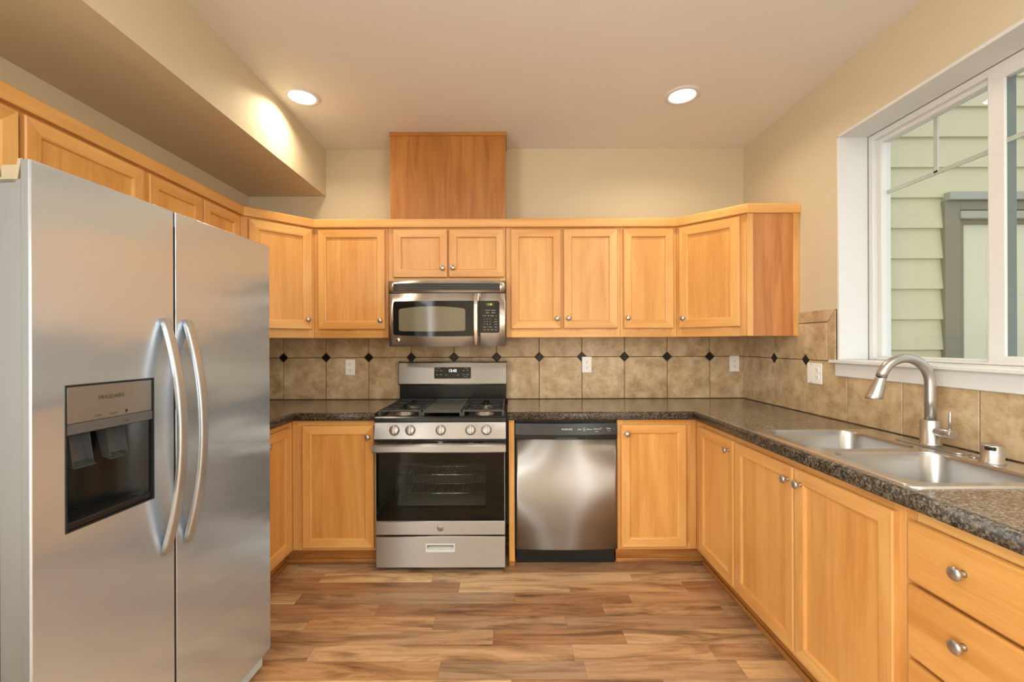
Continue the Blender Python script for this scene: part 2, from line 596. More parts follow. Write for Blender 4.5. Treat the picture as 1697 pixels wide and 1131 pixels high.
    def plate_hole(self, x0, x1, z0, z1, hole, y0, y1, r=0.0, mat=0, grain='z', back=True):
        """plate in the XZ plane, front at y0, with a rectangular through-hole"""
        hx0, hx1, hz0, hz1 = hole
        xs, zs = [x0, hx0, hx1, x1], [z0, hz0, hz1, z1]
        bm = bmesh.new()
        F = [[bm.verts.new((x, y0, z)) for z in zs] for x in xs]
        B = [[bm.verts.new((x, y1, z)) for z in zs] for x in xs]
        for i in range(3):
            for k in range(3):
                if i == 1 and k == 1:
                    continue
                bm.faces.new((F[i][k], F[i + 1][k], F[i + 1][k + 1], F[i][k + 1]))
                if back:
                    bm.faces.new((B[i][k], B[i][k + 1], B[i + 1][k + 1], B[i + 1][k]))
        for i in range(3):
            bm.faces.new((F[i][0], B[i][0], B[i + 1][0], F[i + 1][0]))
            bm.faces.new((F[i][3], F[i + 1][3], B[i + 1][3], B[i][3]))
            bm.faces.new((F[0][i], F[0][i + 1], B[0][i + 1], B[0][i]))
            bm.faces.new((F[3][i], B[3][i], B[3][i + 1], F[3][i + 1]))
        h = [(1, 1), (2, 1), (2, 2), (1, 2)]
        for q in range(4):
            a, b = h[q], h[(q + 1) % 4]
            bm.faces.new((F[a[0]][a[1]], F[b[0]][b[1]], B[b[0]][b[1]], B[a[0]][a[1]]))
        bmesh.ops.recalc_face_normals(bm, faces=bm.faces[:])
        if r > 0:
            ed = []
            for e in bm.edges:
                ps = [v.co for v in e.verts]
                if all(abs(p.y - y0) < 1e-6 for p in ps):
                    for ax, lim in ((0, x0), (0, x1), (2, z0), (2, z1)):
                        if all(abs(p[ax] - lim) < 1e-6 for p in ps):
                            ed.append(e)
            bmesh.ops.bevel(bm, geom=ed, offset=r, segments=3, profile=0.5, affect='EDGES')
        return self.bm(bm, mat, grain)

    def text(self, s, size, pos, mat=0, ux=(1, 0, 0), uz=(0, 0, 1), align='CENTER', ext=0.0004):
        c = bpy.data.curves.new('t', 'FONT')
        c.body = s
        c.size = size
        c.align_x = align
        c.resolution_u = 2
        c.extrude = 0
        o = bpy.data.objects.new('t', c)
        COL.objects.link(o)
        dg = bpy.context.evaluated_depsgraph_get()
        me = bpy.data.meshes.new_from_object(o.evaluated_get(dg))
        X, Z, P0 = Vector(ux), Vector(uz), Vector(pos)
        vs = [(P0 + X * v.co.x + Z * v.co.y)[:] for v in me.vertices]
        fs = [tuple(p.vertices) for p in me.polygons]
        bpy.data.objects.remove(o)
        bpy.data.curves.remove(c)
        bpy.data.meshes.remove(me)
        return self.add(vs, fs, mat)

    def xf(self, mat4, start=0):
        for i in range(start, len(self.v)):
            self.v[i] = (mat4 @ Vector(self.v[i]))[:]
        return self

    def build(self, name, mats, parent=None, loc=(0, 0, 0), rot=(0, 0, 0)):
        me = bpy.data.meshes.new(name)
        me.from_pydata(self.v, [], self.f)
        mats = mats if isinstance(mats, (list, tuple)) else [mats]
        for m in mats:
            me.materials.append(M[m] if isinstance(m, str) else m)
        me.polygons.foreach_set('material_index', self.m)
        me.polygons.foreach_set('use_smooth', self.s)
        at = me.attributes.new('gcoord', 'FLOAT_VECTOR', 'POINT')
        at.data.foreach_set('vector', [c for g in self.g for c in g])
        me.update()
        o = bpy.data.objects.new(name, me)
        COL.objects.link(o)
        o.location = loc
        o.rotation_euler = rot
        if parent is not None:
            o.parent = parent
        return o


def tag(o, label=None, cat=None, group=None, kind=None):
    if label:
        o['label'] = label
    if cat:
        o['category'] = cat
    if group:
        o['group'] = group
    if kind:
        o['kind'] = kind
    return o


def thing(name, label, cat, loc=(0, 0, 0), rz=0.0, group=None):
    o = bpy.data.objects.new(name, None)
    o.empty_display_size = 0.1
    COL.objects.link(o)
    o.location = loc
    o.rotation_euler = (0, 0, rz)
    return tag(o, label, cat, group)


def struct(name, mb, mats, label=None, parent=None):
    o = mb.build(name, mats, parent)
    o['kind'] = 'structure'
    if label:
        o['label'] = label
        o['category'] = name.split('_')[0]
    return o


def rrect(x0, x1, y0, y1, r, n=6):
    pts = []
    for cx, cy, a in ((x1 - r, y1 - r, 0), (x0 + r, y1 - r, 90), (x0 + r, y0 + r, 180), (x1 - r, y0 + r, 270)):
        for k in range(n + 1):
            t = math.radians(a + 90 * k / n)
            pts.append((cx + r * math.cos(t), cy + r * math.sin(t)))
    return pts


# ------------------------------------------------------------------ the setting
YR = -4.1   # wall behind the camera
WY0, WY1, WZ0, WZ1 = 1.06, 2.32, 1.229, 2.398     # kitchen window opening
mb = MB().box(XL - .15, XR + .2, YR - .1, D + .1, -0.1, 0.0)
struct('floor', mb, 'floor', 'mixed brown wood plank laminate floor')
mb = MB().box(XL - .15, XR + .2, YR - .1, D + .1, HC, HC + .12)
struct('ceiling', mb, 'ceil', 'smooth off white kitchen ceiling')
mb = MB().box(XL - .15, XR + .2, D, D + .1, 0, HC)
struct('wall_back', mb, 'wall', 'tan painted wall behind the range')
mb = MB().box(XL - .15, XL, YR, D, 0, HC)
struct('wall_left', mb, 'wall', 'tan painted wall behind the refrigerator')
mb = MB()
mb.box(XR, XR + .2, YR, WY0, 0, HC)
mb.box(XR, XR + .2, WY1, D, 0, HC)
mb.box(XR, XR + .2, WY0, WY1, 0, WZ0 - .018)
mb.box(XR, XR + .2, WY0, WY1, WZ1, HC)
struct('wall_right', mb, 'wall', 'tan painted wall holding the window over the sink')
mb = MB()
mb.box(XL, XR, YR - .1, YR, 0, HC)
struct('wall_rear', mb, 'wall', 'plain tan wall behind the viewer')
mb = MB().box(XL, -1.328, YR, D, 2.40, HC)
struct('wall_soffit', mb, 'wall', 'boxed soffit running along the ceiling above the refrigerator wall')

# ---- tiled backsplash
TH, TT = 0.005, 0.009


def tiles(polys, fix):
    """polys: (points in wall plane (u,z), material index); fix maps (u,d,z) -> world, d = proud of wall"""
    mb = MB()
    for poly, mi in polys:
        bm = bmesh.new()
        vs = [bm.verts.new((u, -TT, z)) for u, z in poly]
        bk = [bm.verts.new((u, 0, z)) for u, z in poly]
        n = len(poly)
        f = bm.faces.new(vs)
        for i in range(n):
            bm.faces.new((vs[i], vs[(i + 1) % n], bk[(i + 1) % n], bk[i]))
        bmesh.ops.recalc_face_normals(bm, faces=bm.faces[:])
        bmesh.ops.bevel(bm, geom=list(f.edges), offset=0.0016, segments=1, affect='EDGES')
        bm.verts.index_update()
        pv = [v.co.copy() for v in bm.verts]
        fs = [[v.index for v in q.verts] for q in bm.faces]
        bm.free()
        mb.add([fix(p.x, -p.y, p.z) for p in pv], fs, mi, 'z' if fix(0, 0, 0)[1] > 1 else 'w')
    return mb


G = 0.0021   # half a grout joint
RD = 0.030   # half diagonal of the black diamonds


def clip(u0, u1, z0, z1, corners, marks):
    """rectangle with the corners that meet a diamond cut at 45 degrees"""
    c = RD + 0.003
    P = []
    for (u, z, du, dz, order) in ((u0, z0, 1, 1, 0), (u1, z0, -1, 1, 1), (u1, z1, -1, -1, 0), (u0, z1, 1, -1, 1)):
        hit = any(abs(u - mu) < 0.006 and abs(z - mz) < 0.006 for mu, mz in marks)
        if hit:
            a, b = (u + du * c, z), (u, z + dz * c)
            P += [b, a] if order == 0 else [a, b]
        else:
            P.append((u, z))
    return P


def dia(u, z):
    return [(u - RD, z), (u, z - RD), (u + RD, z), (u, z + RD)]


ZC, ZJ = 0.915, 1.22
js = [-1.328 + 0.3109 * k for k in range(-1, 10)]
marks = [(j, ZJ) for j in js]
polys = []
edges = [XL] + js + [XR]
for a, b in zip(edges[:-1], edges[1:]):
    u0, u1 = a + G, b - G
    polys.append((clip(u0, u1, ZC + .003, ZJ - G, 0, marks), 0))
    polys.append((clip(u0, u1, ZJ + G, 1.50, 0, marks), 0))
for j in js:
    polys.append((dia(j, ZJ), 1))
mb = tiles(polys, lambda u, d, z: (u, D - .002 - d, z))
mb.box(XL, XR, D - .006, D, ZC - .04, 1.50, mat=2)
struct('wall_back_backsplash', mb, ['tile', 'diamond', 'grout'], 'tan stone tile backsplash with black diamond insets behind the range')

ry = [3.17, 2.864, 2.558, 2.245, 1.930, 1.615, 1.303, 0.99]
polys = []
mk = [(2.864, ZJ), (2.558, ZJ)]
YE = 2.325   # tile edge beside the window
prev = D - .012
for y in ry[:3]:
    polys.append((clip(y + G, prev - G, ZC + .003, ZJ - G, 0, mk), 0))
    polys.append((clip(y + G, prev - G, ZJ + G, 1.43 - G, 0, mk), 0))
    prev = y
for y in (2.864, 2.558):
    polys.append((dia(y, ZJ), 1))
# the big tile that runs under the sill corner
polys.append(([(2.245 + G, ZC + .003), (2.558 - G, ZC + .003), (2.558 - G, ZJ - G - RD), (2.558 - RD, ZJ - G), (2.31, ZJ - G), (2.31, 1.165), (2.245 + G, 1.165)], 0))
for a, b in zip(ry[3:-1], ry[4:]):
    polys.append(([(b + G, ZC + .003), (a - G, ZC + .003), (a - G, 1.165), (b + G, 1.165)], 0))
polys.append(([(0.5, ZC + .003), (0.99 - G, ZC + .003), (0.99 - G, 1.165), (0.5, 1.165)], 0))
# small tile, mitred cap and side border by the window
polys.append(([(2.384 + G, ZJ + G), (2.558 - RD, ZJ + G), (2.558 - G, ZJ + RD), (2.558 - G, 1.43 - G), (2.384 + G, 1.43 - G)], 0))
polys.append(([(2.384, 1.43 + G), (2.66, 1.43 + G), (2.66, 1.496), (YE + G, 1.496)], 0))
polys.append(([(YE, ZJ + G), (2.384 - G, ZJ + G), (2.384 - G, 1.43 - G), (YE, 1.496 - 2 * G)], 0))
mb = tiles(polys, lambda u, d, z: (XR - .002 - d, u, z))
mb.box(XR - .006, XR, YE, D, ZC - .04, 1.494, mat=2)
mb.box(XR - .006, XR, 0.5, YE, ZC - .04, 1.165, mat=2)
struct('wall_right_backsplash', mb, ['tile', 'diamond', 'grout'], 'tan stone tile backsplash below the window and beside the sink')

polys = []
ly = [D - .012, 3.10, 2.79, 2.48, 2.17, 1.872]
mk = [(y, ZJ) for y in ly[1:-1]]
for a, b in zip(ly[:-1], ly[1:]):
    polys.append((clip(b + G, a - G, ZC + .003, ZJ - G, 0, mk), 0))
    polys.append((clip(b + G, a - G, ZJ + G, 1.37, 0, mk), 0))
for y in ly[1:-1]:
    polys.append((dia(y, ZJ), 1))
mb = tiles(polys, lambda u, d, z: (XL + .002 + d, u, z))
mb.box(XL, XL + .006, 1.872, D, ZC - .04, 1.37, mat=2)
struct('wall_left_backsplash', mb, ['tile', 'diamond', 'grout'], 'tan stone tile backsplash beside the refrigerator')

# ---- window over the sink
win = thing('window_1', 'white vinyl sliding window with grid bars over the sink', 'window', (XR + .15, (WY0 + WY1) / 2, WZ0))
win['kind'] = 'structure'
IM = Matrix.Translation((-(XR + .15), -(WY0 + WY1) / 2, -WZ0))


def wpart(mb, name, mat, parent=None):
    mb.xf(IM)
    o = mb.build(name, mat, win if parent is None else parent)
    return o


XW = XR + .15
mb = MB()   # jamb boards lining the reveal
t = 0.012
mb.box(XR - .003, XW, WY1 - t, WY1 + .004, WZ0, WZ1, 0.003)
mb.box(XR - .003, XW, WY0 - .004, WY0 + t, WZ0, WZ1, 0.003)
mb.box(XR - .003, XW, WY0, WY1, WZ1 - t, WZ1 + .004, 0.003)
wpart(mb, 'jamb_lining', 'white')
mb = MB()
mb.box(XR - .034, XW, WY0 - .03, WY1 + .027, WZ0 - .018, WZ0, 0.004)
wpart(mb, 'window_sill', 'white')
mb = MB()
mb.box(XR - .018, XR + .001, WY0 - .005, WY1 - .001, WZ0 - .085, WZ0 - .017, 0.003)
wpart(mb, 'apron', 'white')
mb = MB()   # outer vinyl frame
fy0, fy1, fz0, fz1 = WY0 + .012, WY1 - .012, WZ0, WZ1 - .012
def frame_ring(mb, x0, x1, y0, y1, z0, z1, wl, wr, wt, wb, bev=0.004):
    mb.box(x0, x1, y0, y0 + wl, z0, z1, bev)
    mb.box(x0, x1, y1 - wr, y1, z0, z1, bev)
    mb.box(x0, x1, y0 + wl - bev, y1 - wr + bev, z1 - wt, z1 - .0004, bev)
    mb.box(x0, x1, y0 + wl - bev, y1 - wr + bev, z0 + .0004, z0 + wb, bev)
frame_ring(mb, XW, XW + .075, fy0, fy1, fz0, fz1, .035, .030, .030, .012)
frame_ring(mb, XW + .022, XW + .07, fy0 + .03, fy1 - .028, fz0 + .01, fz1 - .028, .02, .03, .022, .012)
wpart(mb, 'window_frame', 'vinyl')
# interior sliding sash (near half)
sash = MB()
frame_ring(sash, XW + .002, XW + .030, WY0 + .045, 1.736, WZ0 + .005, WZ1 - .035, .05, .062, .043, .032, .004)
so = wpart(sash, 'sash', 'vinyl')
mb = MB().box(XW + .006, XW + .009, WY0 + .09, 1.676, WZ0 + .03, WZ1 - .07)
wpart(mb, 'pane', 'glass', so)
mb = MB()
mb.box(XW + .0095, XW + .017, WY0 + .09, 1.68, 2.073, 2.091)
mb.box(XW + .0095, XW + .017, 1.375, 1.393, 2.082, WZ1 - .07)
wpart(mb, 'muntin', 'muntin', so)
# outer fixed half
mb = MB().box(XW + .044, XW + .048, 1.73, WY1 - .055, WZ0 + .015, WZ1 - .055)
wpart(mb, 'pane', 'glass')
mb = MB()
mb.box(XW + .049, XW + .057, 1.73, WY1 - .06, 2.073, 2.091)
mb.box(XW + .049, XW + .057, 1.986, 2.004, 2.082, WZ1 - .06)
wpart(mb, 'muntin', 'muntin')
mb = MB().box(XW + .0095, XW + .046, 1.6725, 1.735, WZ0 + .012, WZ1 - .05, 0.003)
wpart(mb, 'meeting_stile', 'stile_shaded')

# ---- neighbouring outside wall with a door
YX = 2.67
mb = MB()
k0 = 2.184 - 0.182 * 14
for k in range(24):
    z = k0 + 0.182 * k
    for xa, xb in ((1.93, 2.605), (3.72, 5.2)) if z < 2.13 else ((1.93, 5.2),):
        mb.prism([(YX - .022, z), (YX + .05, z), (YX + .05, z + .19), (YX - .003, z + .19)], xa, xb, 'x', grain='x')
mb.box(1.93, 5.2, YX + .05, YX + .15, -0.4, 4.2)
struct('wall_exterior', mb, 'siding', 'pale green lap siding seen through the window')
mb = MB().box(1.93, 7.0, -4.5, YX, -0.45, -0.36)
struct('ground', mb, 'ground', 'ground outside the window')
dr = thing('door_1', 'cream panelled outside door in grey green trim seen through the window', 'door', (2.6, YX, -.3))
dr['kind'] = 'structure'
DM = Matrix.Translation((-2.6, -YX, .3))
mb = MB()
mb.box(2.60, 2.692, YX - .035, YX + .02, -.35, 2.16, 0.003)
mb.box(3.63, 3.722, YX - .035, YX + .02, -.35, 2.16, 0.003)
mb.box(2.692, 3.63, YX - .035, YX + .02, 2.105, 2.16, 0.003)
mb.box(2.692, 2.732, YX - .012, YX + .03, -.35, 2.10)
mb.box(3.59, 3.63, YX - .012, YX + .03, -.35, 2.10)
mb.box(2.692, 3.63, YX - .008, YX + .03, 2.03, 2.06)
mb.xf(DM).build('door_casing', 'ext_trim', dr)
mb = MB()
mb.box(2.605, 3.717, YX - .06, YX + .02, 2.160, 2.208, 0.004)
mb.box(2.685, 3.637, YX - .045, YX + .02, 2.052, 2.098, 0.003)
mb.xf(DM).build('head_trim', 'ext_trim_light', dr)
mb = MB()
dx0, dx1 = 2.732, 3.59
cols = ((dx0 + .16, dx0 + .39), (dx1 - .39, dx1 - .16))
rows = ((1.60, 1.90), (0.80, 1.47), (-.10, 0.62))
mb.box(dx0, dx1, YX + .012, YX + .05, -.3, 2.035)
for (a, b) in cols:
    for (c, d) in rows:
        mb.box(a, b, YX + .010, YX + .014, c, d, .0015)
        mb.box(a + .025, b - .025, YX + .0105, YX + .0135, c + .025, d - .025)
        mb.box(a + .05, b - .05, YX - .002, YX + .012, c + .05, d - .05, .004)
mb.xf(DM).build('door_slab', 'ext_door', dr)

# ---- recessed ceiling lamps
for (x, y, lab) in ((-1.178, 2.547, 'round recessed ceiling lamp near the soffit'),
                    (1.005, 2.547, 'round recessed ceiling lamp on the window side of the ceiling')):
    r = thing('recessed_lamp', lab, 'ceiling lamp', (x, y, HC), 0, 'recessed lamps over the cooking area')
    MB().lathe([(.072, -.004), (.080, -.010), (.096, -.006), (.101, 0.0)], n=48, closed=True).build('trim_ring', 'white', r)
    MB().lathe([(.0001, -.007), (.060, -.007), (.076, -.005)], n=48, closed=True).build('diffuser', 'lamp', r)
    area('recessed_lamp_light', (x, y, HC - .02), (0, 0, 0), .14, .14, 5.0, (1.0, 0.82, 0.58), 'DISK', math.radians(150))

# ------------------------------------------------------------------ cabinets
DT = 0.021


def shaker(x0, x1, z0, z1, fw=0.056):
    """mitred frame door with a recessed flat panel; back at y=0, front at y=-DT"""
    mb = MB()
    prof = [(0, 0), (0, -DT + .004), (.004, -DT), (fw - .008, -DT + .0006), (fw - .003, -DT + .003), (fw, -DT + .012)]
    for side in range(4):
        vs, fs = [], []
        for d, y in prof:
            if side == 0:
                a, b = (x0 + d, y, z1 - d), (x0 + d, y, z0 + d)
            elif side == 1:
                a, b = (x1 - d, y, z0 + d), (x1 - d, y, z1 - d)
            elif side == 2:
                a, b = (x0 + d, y, z0 + d), (x1 - d, y, z0 + d)
            else:
                a, b = (x1 - d, y, z1 - d), (x0 + d, y, z1 - d)
            vs += [a, b]
        for i in range(len(prof) - 1):
            fs.append((2 * i, 2 * i + 1, 2 * i + 3, 2 * i + 2))
        mb.add(vs, fs, 0, 'z' if side < 2 else 'x')
    mb.box(x0 + fw - .002, x1 - fw + .002, -DT + .0112, 0, z0 + fw - .002, z1 - fw + .002, mat=1)
    mb.add([(x0, 0, z0), (x1, 0, z0), (x1, 0, z1), (x0, 0, z1)], [(3, 2, 1, 0)], 0)
    return mb


def knob(x, z, parent, y=-DT, r=0.0165):
    mb = MB().lathe([(.009, 0), (.006, .003), (.005, .012), (.008, .016), (r * .93, .020), (r, .0235), (r * .86, .0275), (r * .5, .0300), (.0004, .0310)],
                    (x, y, z), (0, -1, 0), 24)
    return mb.build('knob', 'nickel', parent)


def cabinet(label, loc, rz, w, depth, z0, z1, doors=(), drawers=(), base=False, group=None, name='wall_cabinet', toe=(0, 0)):
    c = thing(name, label, 'cabinet', loc, rz, group)
    mb = MB()
    T = .018
    e = .0006
    mb.box(e, T, .019, depth, z0, z1)
    mb.box(w - T, w - e, .019, depth, z0, z1)
    mb.box(T, w - T, .019, depth, z0, z0 + T, grain='x')
    mb.box(T, w - T, depth - .006, depth, z0 + T, z1)
    if not base:
        mb.box(T, w - T, .019, depth, z1 - T, z1, grain='x')
    mb.box(e, .038, 0, .019, z0, z1, .001, 1)
    mb.box(w - .038, w - e, 0, .019, z0, z1, .001, 1)
    mb.box(.038, w - .038, .0004, .019, z0, z0 + .04, grain='x')
    mb.box(.038, w - .038, .0004, .019, z1 - .04, z1, grain='x')
    mb.box(.038, w - .038, .003, .019, z0 + .04, z1 - .04)
    mb.build('cabinet_body', 'maple', c)
    for d in doors:
        dm = shaker(d[0], d[1], d[2], d[3]).build('door', ['maple', 'maple_panel'], c)
        if len(d) > 4:
            knob(d[4], d[5], dm)
    for d in drawers:
        dm = MB().box(d[0], d[1], -DT, 0, d[2], d[3], .007, 2, grain='x').build('drawer_front', 'maple_panel', c)
        knob(d[4], d[5], dm, r=.0175)
    if base:
        mb = MB().box(0.001 - toe[0], w - .001 + toe[1], .045, .06, 0, z0 - .001, grain='x')
        mb.box(0.001 - toe[0], w - .001 + toe[1], .030, .045, 0, .026, .008, 2, grain='x')
        mb.build('toe_kick', 'toe', c)
    return c


YB = D - .61    # base cabinet faces
YU = D - .305   # wall cabinet faces
G1 = None
BK = dict(base=True, name='base_cabinet')
R90 = PI / 2
# base cabinets
cabinet('maple base cabinet left of the range, one door', (-1.283, YB, 0), 0, .495, .602, .095, .872,
        [(.066, .488, .115, .838, .458, .772)], toe=(.075, 0), **BK)
cabinet('maple base cabinet half hidden behind the refrigerator', (-1.283, 1.874, 0), R90, .760, .602, .095, .872,
        [(.03, .37, .125, .838, .34, .782), (.406, .704, .125, .838, .433, .782)], **BK)
cabinet('maple base cabinet between the dishwasher and the corner', (.645, YB, 0), 0, .471, .602, .095, .872,
        [(.02, .405, .115, .838, .052, .785)], toe=(0, .075), **BK)
cabinet('narrow maple base cabinet in the corner left of the sink doors', (1.116, YB, 0), -R90, .474, .602, .095, .872,
        [(.076, .466, .125, .838, .427, .785)], **BK)
cabinet('wide maple base cabinet with two doors under the sink', (1.116, 2.16, 0), -R90, .915, .602, .095, .872,
        [(.010, .448, .125, .838, .421, .785), (.458, .893, .125, .838, .496, .787)], **BK)
cabinet('maple base cabinet with a stack of drawers nearest the viewer', (1.116, 1.245, 0), -R90, .40, .602, .095, .872, (),
        [(.022, .378, .668, .832, .177, .762), (.022, .378, .462, .658, .177, .585), (.022, .378, .125, .452, .177, .37)], **BK)
# narrow filler between range and dishwasher
f = thing('filler_panel', 'narrow maple filler strip between range and dishwasher', 'panel', (.002, YB, 0))
MB().box(0, .034, 0, .60, .0, .872, .001, 1).build('panel', 'maple', f)
MB().box(-.001, .035, -.008, .004, 0, .026, .003, 1, grain='x').build('shoe_molding', 'toe', f)

# wall cabinets
ZU0, ZU1, ZD0, ZD1 = 1.36, 2.10, 1.417, 2.073
cabinet('maple wall cabinet left of the microwave, one door', (-1.283, YU, 0), 0, .493, .303, ZU0, ZU1,
        [(.032, .473, ZD0, ZD1, .446, 1.474)])
cabinet('short maple wall cabinet with two doors above the microwave', (-.79, YU, 0), 0, .776, .303, 1.735, ZU1,
        [(.035, .392, 1.757, ZD1, .362, 1.815), (.401, .766, 1.757, ZD1, .430, 1.817)])
cabinet('maple wall cabinet right of the microwave, two doors', (-.012, YU, 0), 0, .755, .303, ZU0, ZU1,
        [(.032, .362, ZD0, ZD1, .335, 1.482), (.380, .735, ZD0, ZD1, .410, 1.484)])
cabinet('narrow maple wall cabinet with one door beside the right corner cabinet', (.743, YU, 0), 0, .373, .303, ZU0, ZU1,
        [(.02, .350, ZD0, ZD1, .044, 1.484)])
cabinet('maple wall cabinet with two doors between refrigerator and left corner', (-1.588, 1.93, 0), R90, .704, .303, ZU0, ZU1,
        [(.015, .353, ZD0, ZD1, .326, 1.48), (.362, .670, ZD0, ZD1, .389, 1.48)])
cabinet('short maple wall cabinet with two doors directly above the refrigerator', (-1.588, .95, 0), R90, .98, .303, 1.78, ZU1,
        [(.03, .475, 1.80, ZD1), (.493, .965, 1.80, ZD1)])


def corner_cabinet(label, loc, rz, right):
    """diagonal corner wall cabinet: local x along the diagonal face"""
    c = thing('corner_wall_cabinet', label, 'cabinet', loc, rz)
    w = .305 * math.sqrt(2)
    q = .305 / math.sqrt(2)
    h = .61 / math.sqrt(2)
    foot = [(0, .019), (w, .019), (w + q - .004, q), (w / 2, q + h - .008), (-q + .004, q)]
    mb = MB().prism(foot, ZU0, ZU1, 'z')
    mb.box(.0, .04, 0, .019, ZU0, ZU1, .001, 1)
    mb.box(w - .04, w, 0, .019, ZU0, ZU1, .001, 1)
    mb.box(.04, w - .04, .0004, .019, ZU0, ZU0 + .04, grain='x')
    mb.box(.04, w - .04, .0004, .019, ZU1 - .04, ZU1, grain='x')
    mb.box(.04, w - .04, .003, .019, ZU0 + .04, ZU1 - .04)
    mb.build('cabinet_body', 'maple', c)
    x0, x1 = (.026, .396) if right else (.040, .411)
    dm = shaker(x0, x1, ZD0, ZD1, .06).build('door', ['maple', 'maple_panel'], c)
    knob(x0 + .032 if right else x1 - .032, 1.48, dm)
    if right:
        m2 = MB()
        # veneered end panel facing the viewer, with a scribe strip at the wall
        a = Matrix.Rotation(-rz, 4, 'Z') @ Matrix.Translation((-loc[0], -loc[1], 0))
        m2.box(1.4215, XR - .002, YB - .004, YB + .003, ZU0, ZU1)
        m2.xf(a).build('end_panel', 'veneer', c)
        m2 = MB()
        m2.box(XR - .036, XR - .001, YB - .010, YB - .003, ZU0 - .001, ZU1, .001, 1)
        m2.xf(a).build('scribe_strip', 'maple', c)
        m2 = MB()
        m2.box(1.416, 1.452, YB - .010, YB - .003, ZU0, ZU1, .001, 1)
        m2.xf(a).build('edge_stile', 'maple', c)
    return c


corner_cabinet('diagonal maple corner cabinet beside the refrigerator', (-1.588, YB, 0), PI / 4, False)
corner_cabinet('diagonal maple corner cabinet with exposed end panel near the window', (1.116, YU, 0), -PI / 4, True)

# continuous flat top trim over the wall cabinets
path = [(-1.588, .95), (-1.588, YB), (-1.283, YU), (1.116, YU), (1.421, YB), (XR - .001, YB)]


def offset_path(path, d):
    """offset to the room side (right-hand side of the travel direction)"""
    out = []
    P = [Vector((*p, 0)) for p in path]
    for i, p in enumerate(P):
        ns = []
        for a, b in ((i - 1, i), (i, i + 1)):
            if 0 <= a and b < len(P):
                t = (P[b] - P[a]).normalized()
                ns.append(Vector((t.y, -t.x, 0)))
        n = ns[0] if len(ns) == 1 else (ns[0] + ns[1]).normalized()
        k = 1.0 if len(ns) == 1 else 1 / max(.3, n.dot(ns[0]))
        q = p + n * d * k
        out.append((q.x, q.y))
    return out


mb = MB()
sect = [(-.002, 2.086), (.024, 2.086), (.026, 2.090), (.026, 2.135), (.022, 2.141), (-.002, 2.141)]
for i in range(len(path) - 1):
    vs, fs = [], []
    ring = [offset_path(path, d) for d, z in sect]
    n = len(sect)
    for e in (i, i + 1):
        vs += [(ring[k][e][0], ring[k][e][1], sect[k][1]) for k in range(n)]
    fs = [(k, (k + 1) % n, n + (k + 1) % n, n + k) for k in range(n)]
    fs += [tuple(range(n))[::-1], tuple(range(n, 2 * n))]
    mb.add(vs, fs, 0, 'y' if i == 0 else 'x')
tag(mb.build('cabinet_top_trim', 'maple'), 'long maple trim band running along the tops of the wall cabinets', 'trim')

# wooden duct chase between cabinet tops and ceiling
c = thing('duct_chase', 'orange veneer duct box rising from the cabinets to the ceiling', 'duct cover', (-.788, 2.984, 2.10))
MB().box(0, .776, 0, .255, .0, .640).build('veneer_box', 'chase_wood', c)
MB().box(-.006, .782, -.008, .254, .618, .6425, .003, 1, grain='x').build('cap_strip', 'chase_wood', c)

# ------------------------------------------------------------------ worktops
def edge_strip(path, mb, z0=.868, z1=.9155, t=.026):
    sec = [(-t, z1 - .002), (-.012, z1), (-.005, z1 - .003), (-.0005, z1 - .010), (0, z0 + .010), (-.004, z0 + .002), (-.01, z0), (-t, z0)]
    for i in range(len(path) - 1):
        ring = [offset_path(path, d) for d, z in sec]
        n = len(sec)
        vs = []
        for e in (i, i + 1):
            vs += [(ring[k][e][0], ring[k][e][1], sec[k][1]) for k in range(n)]
        fs = [(k, (k + 1) % n, n + (k + 1) % n, n + k) for k in range(n)] + [tuple(range(n))[::-1], tuple(range(n, 2 * n))]
        mb.add(vs, fs, 0, 'x', [True] * (n - 1) + [False] * 3)
    return mb


ct = tag(bpy.data.objects.new('countertop', None), 'brown speckled granite tile worktop between refrigerator and range', 'countertop')
COL.objects.link(ct)
YF, XFL, XFR = 2.599, -1.248, 1.081
mb = MB()
mb.box(XL + .001, XFL - .022, 1.872, YF + .022, .873, .914)
mb.box(XL + .001, -.785, YF + .022, D - .004, .873, .914)
mb.build('slab', 'granite', ct)
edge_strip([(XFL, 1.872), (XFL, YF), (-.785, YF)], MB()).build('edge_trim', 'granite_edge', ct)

ct = tag(bpy.data.objects.new('countertop', None), 'brown speckled granite tile worktop holding the sink', 'countertop')
COL.objects.link(ct)
SX0, SX1, SY0, SY1 = 1.118, 1.678, 1.225, 2.05     # sink rim
hx0, hx1, hy0, hy1 = SX0 + .02, SX1 - .02, SY0 + .02, SY1 - .02
mb = MB()
mb.box(-.004, XR - .004, YF + .022, D - .004, .873, .914)
mb.box(XFR + .022, XR - .004, hy1, YF + .022, .873, .914)
mb.box(XFR + .022, hx0, hy0, hy1, .873, .914)
mb.box(hx1, XR - .004, hy0, hy1, .873, .914)
mb.box(XFR + .022, XR - .004, .84, hy0, .873, .914)
mb.build('slab', 'granite', ct)
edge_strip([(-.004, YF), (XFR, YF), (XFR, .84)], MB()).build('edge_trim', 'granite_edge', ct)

# ------------------------------------------------------------------ sink, tap, air gap
sk = thing('kitchen_sink', 'stainless steel double bowl sink set into the granite worktop', 'sink', (SX0, SY0, .914))
W_, L_ = SX1 - SX0, SY1 - SY0
bowls = [(.042, .440, .035, .395), (.042, .440, .440, .795)]


def bowl_loop(b, ins, z, r):
    return [(x, y, z) for x, y in rrect(b[0] + ins, b[1] - ins, b[2] + ins, b[3] - ins, r)]


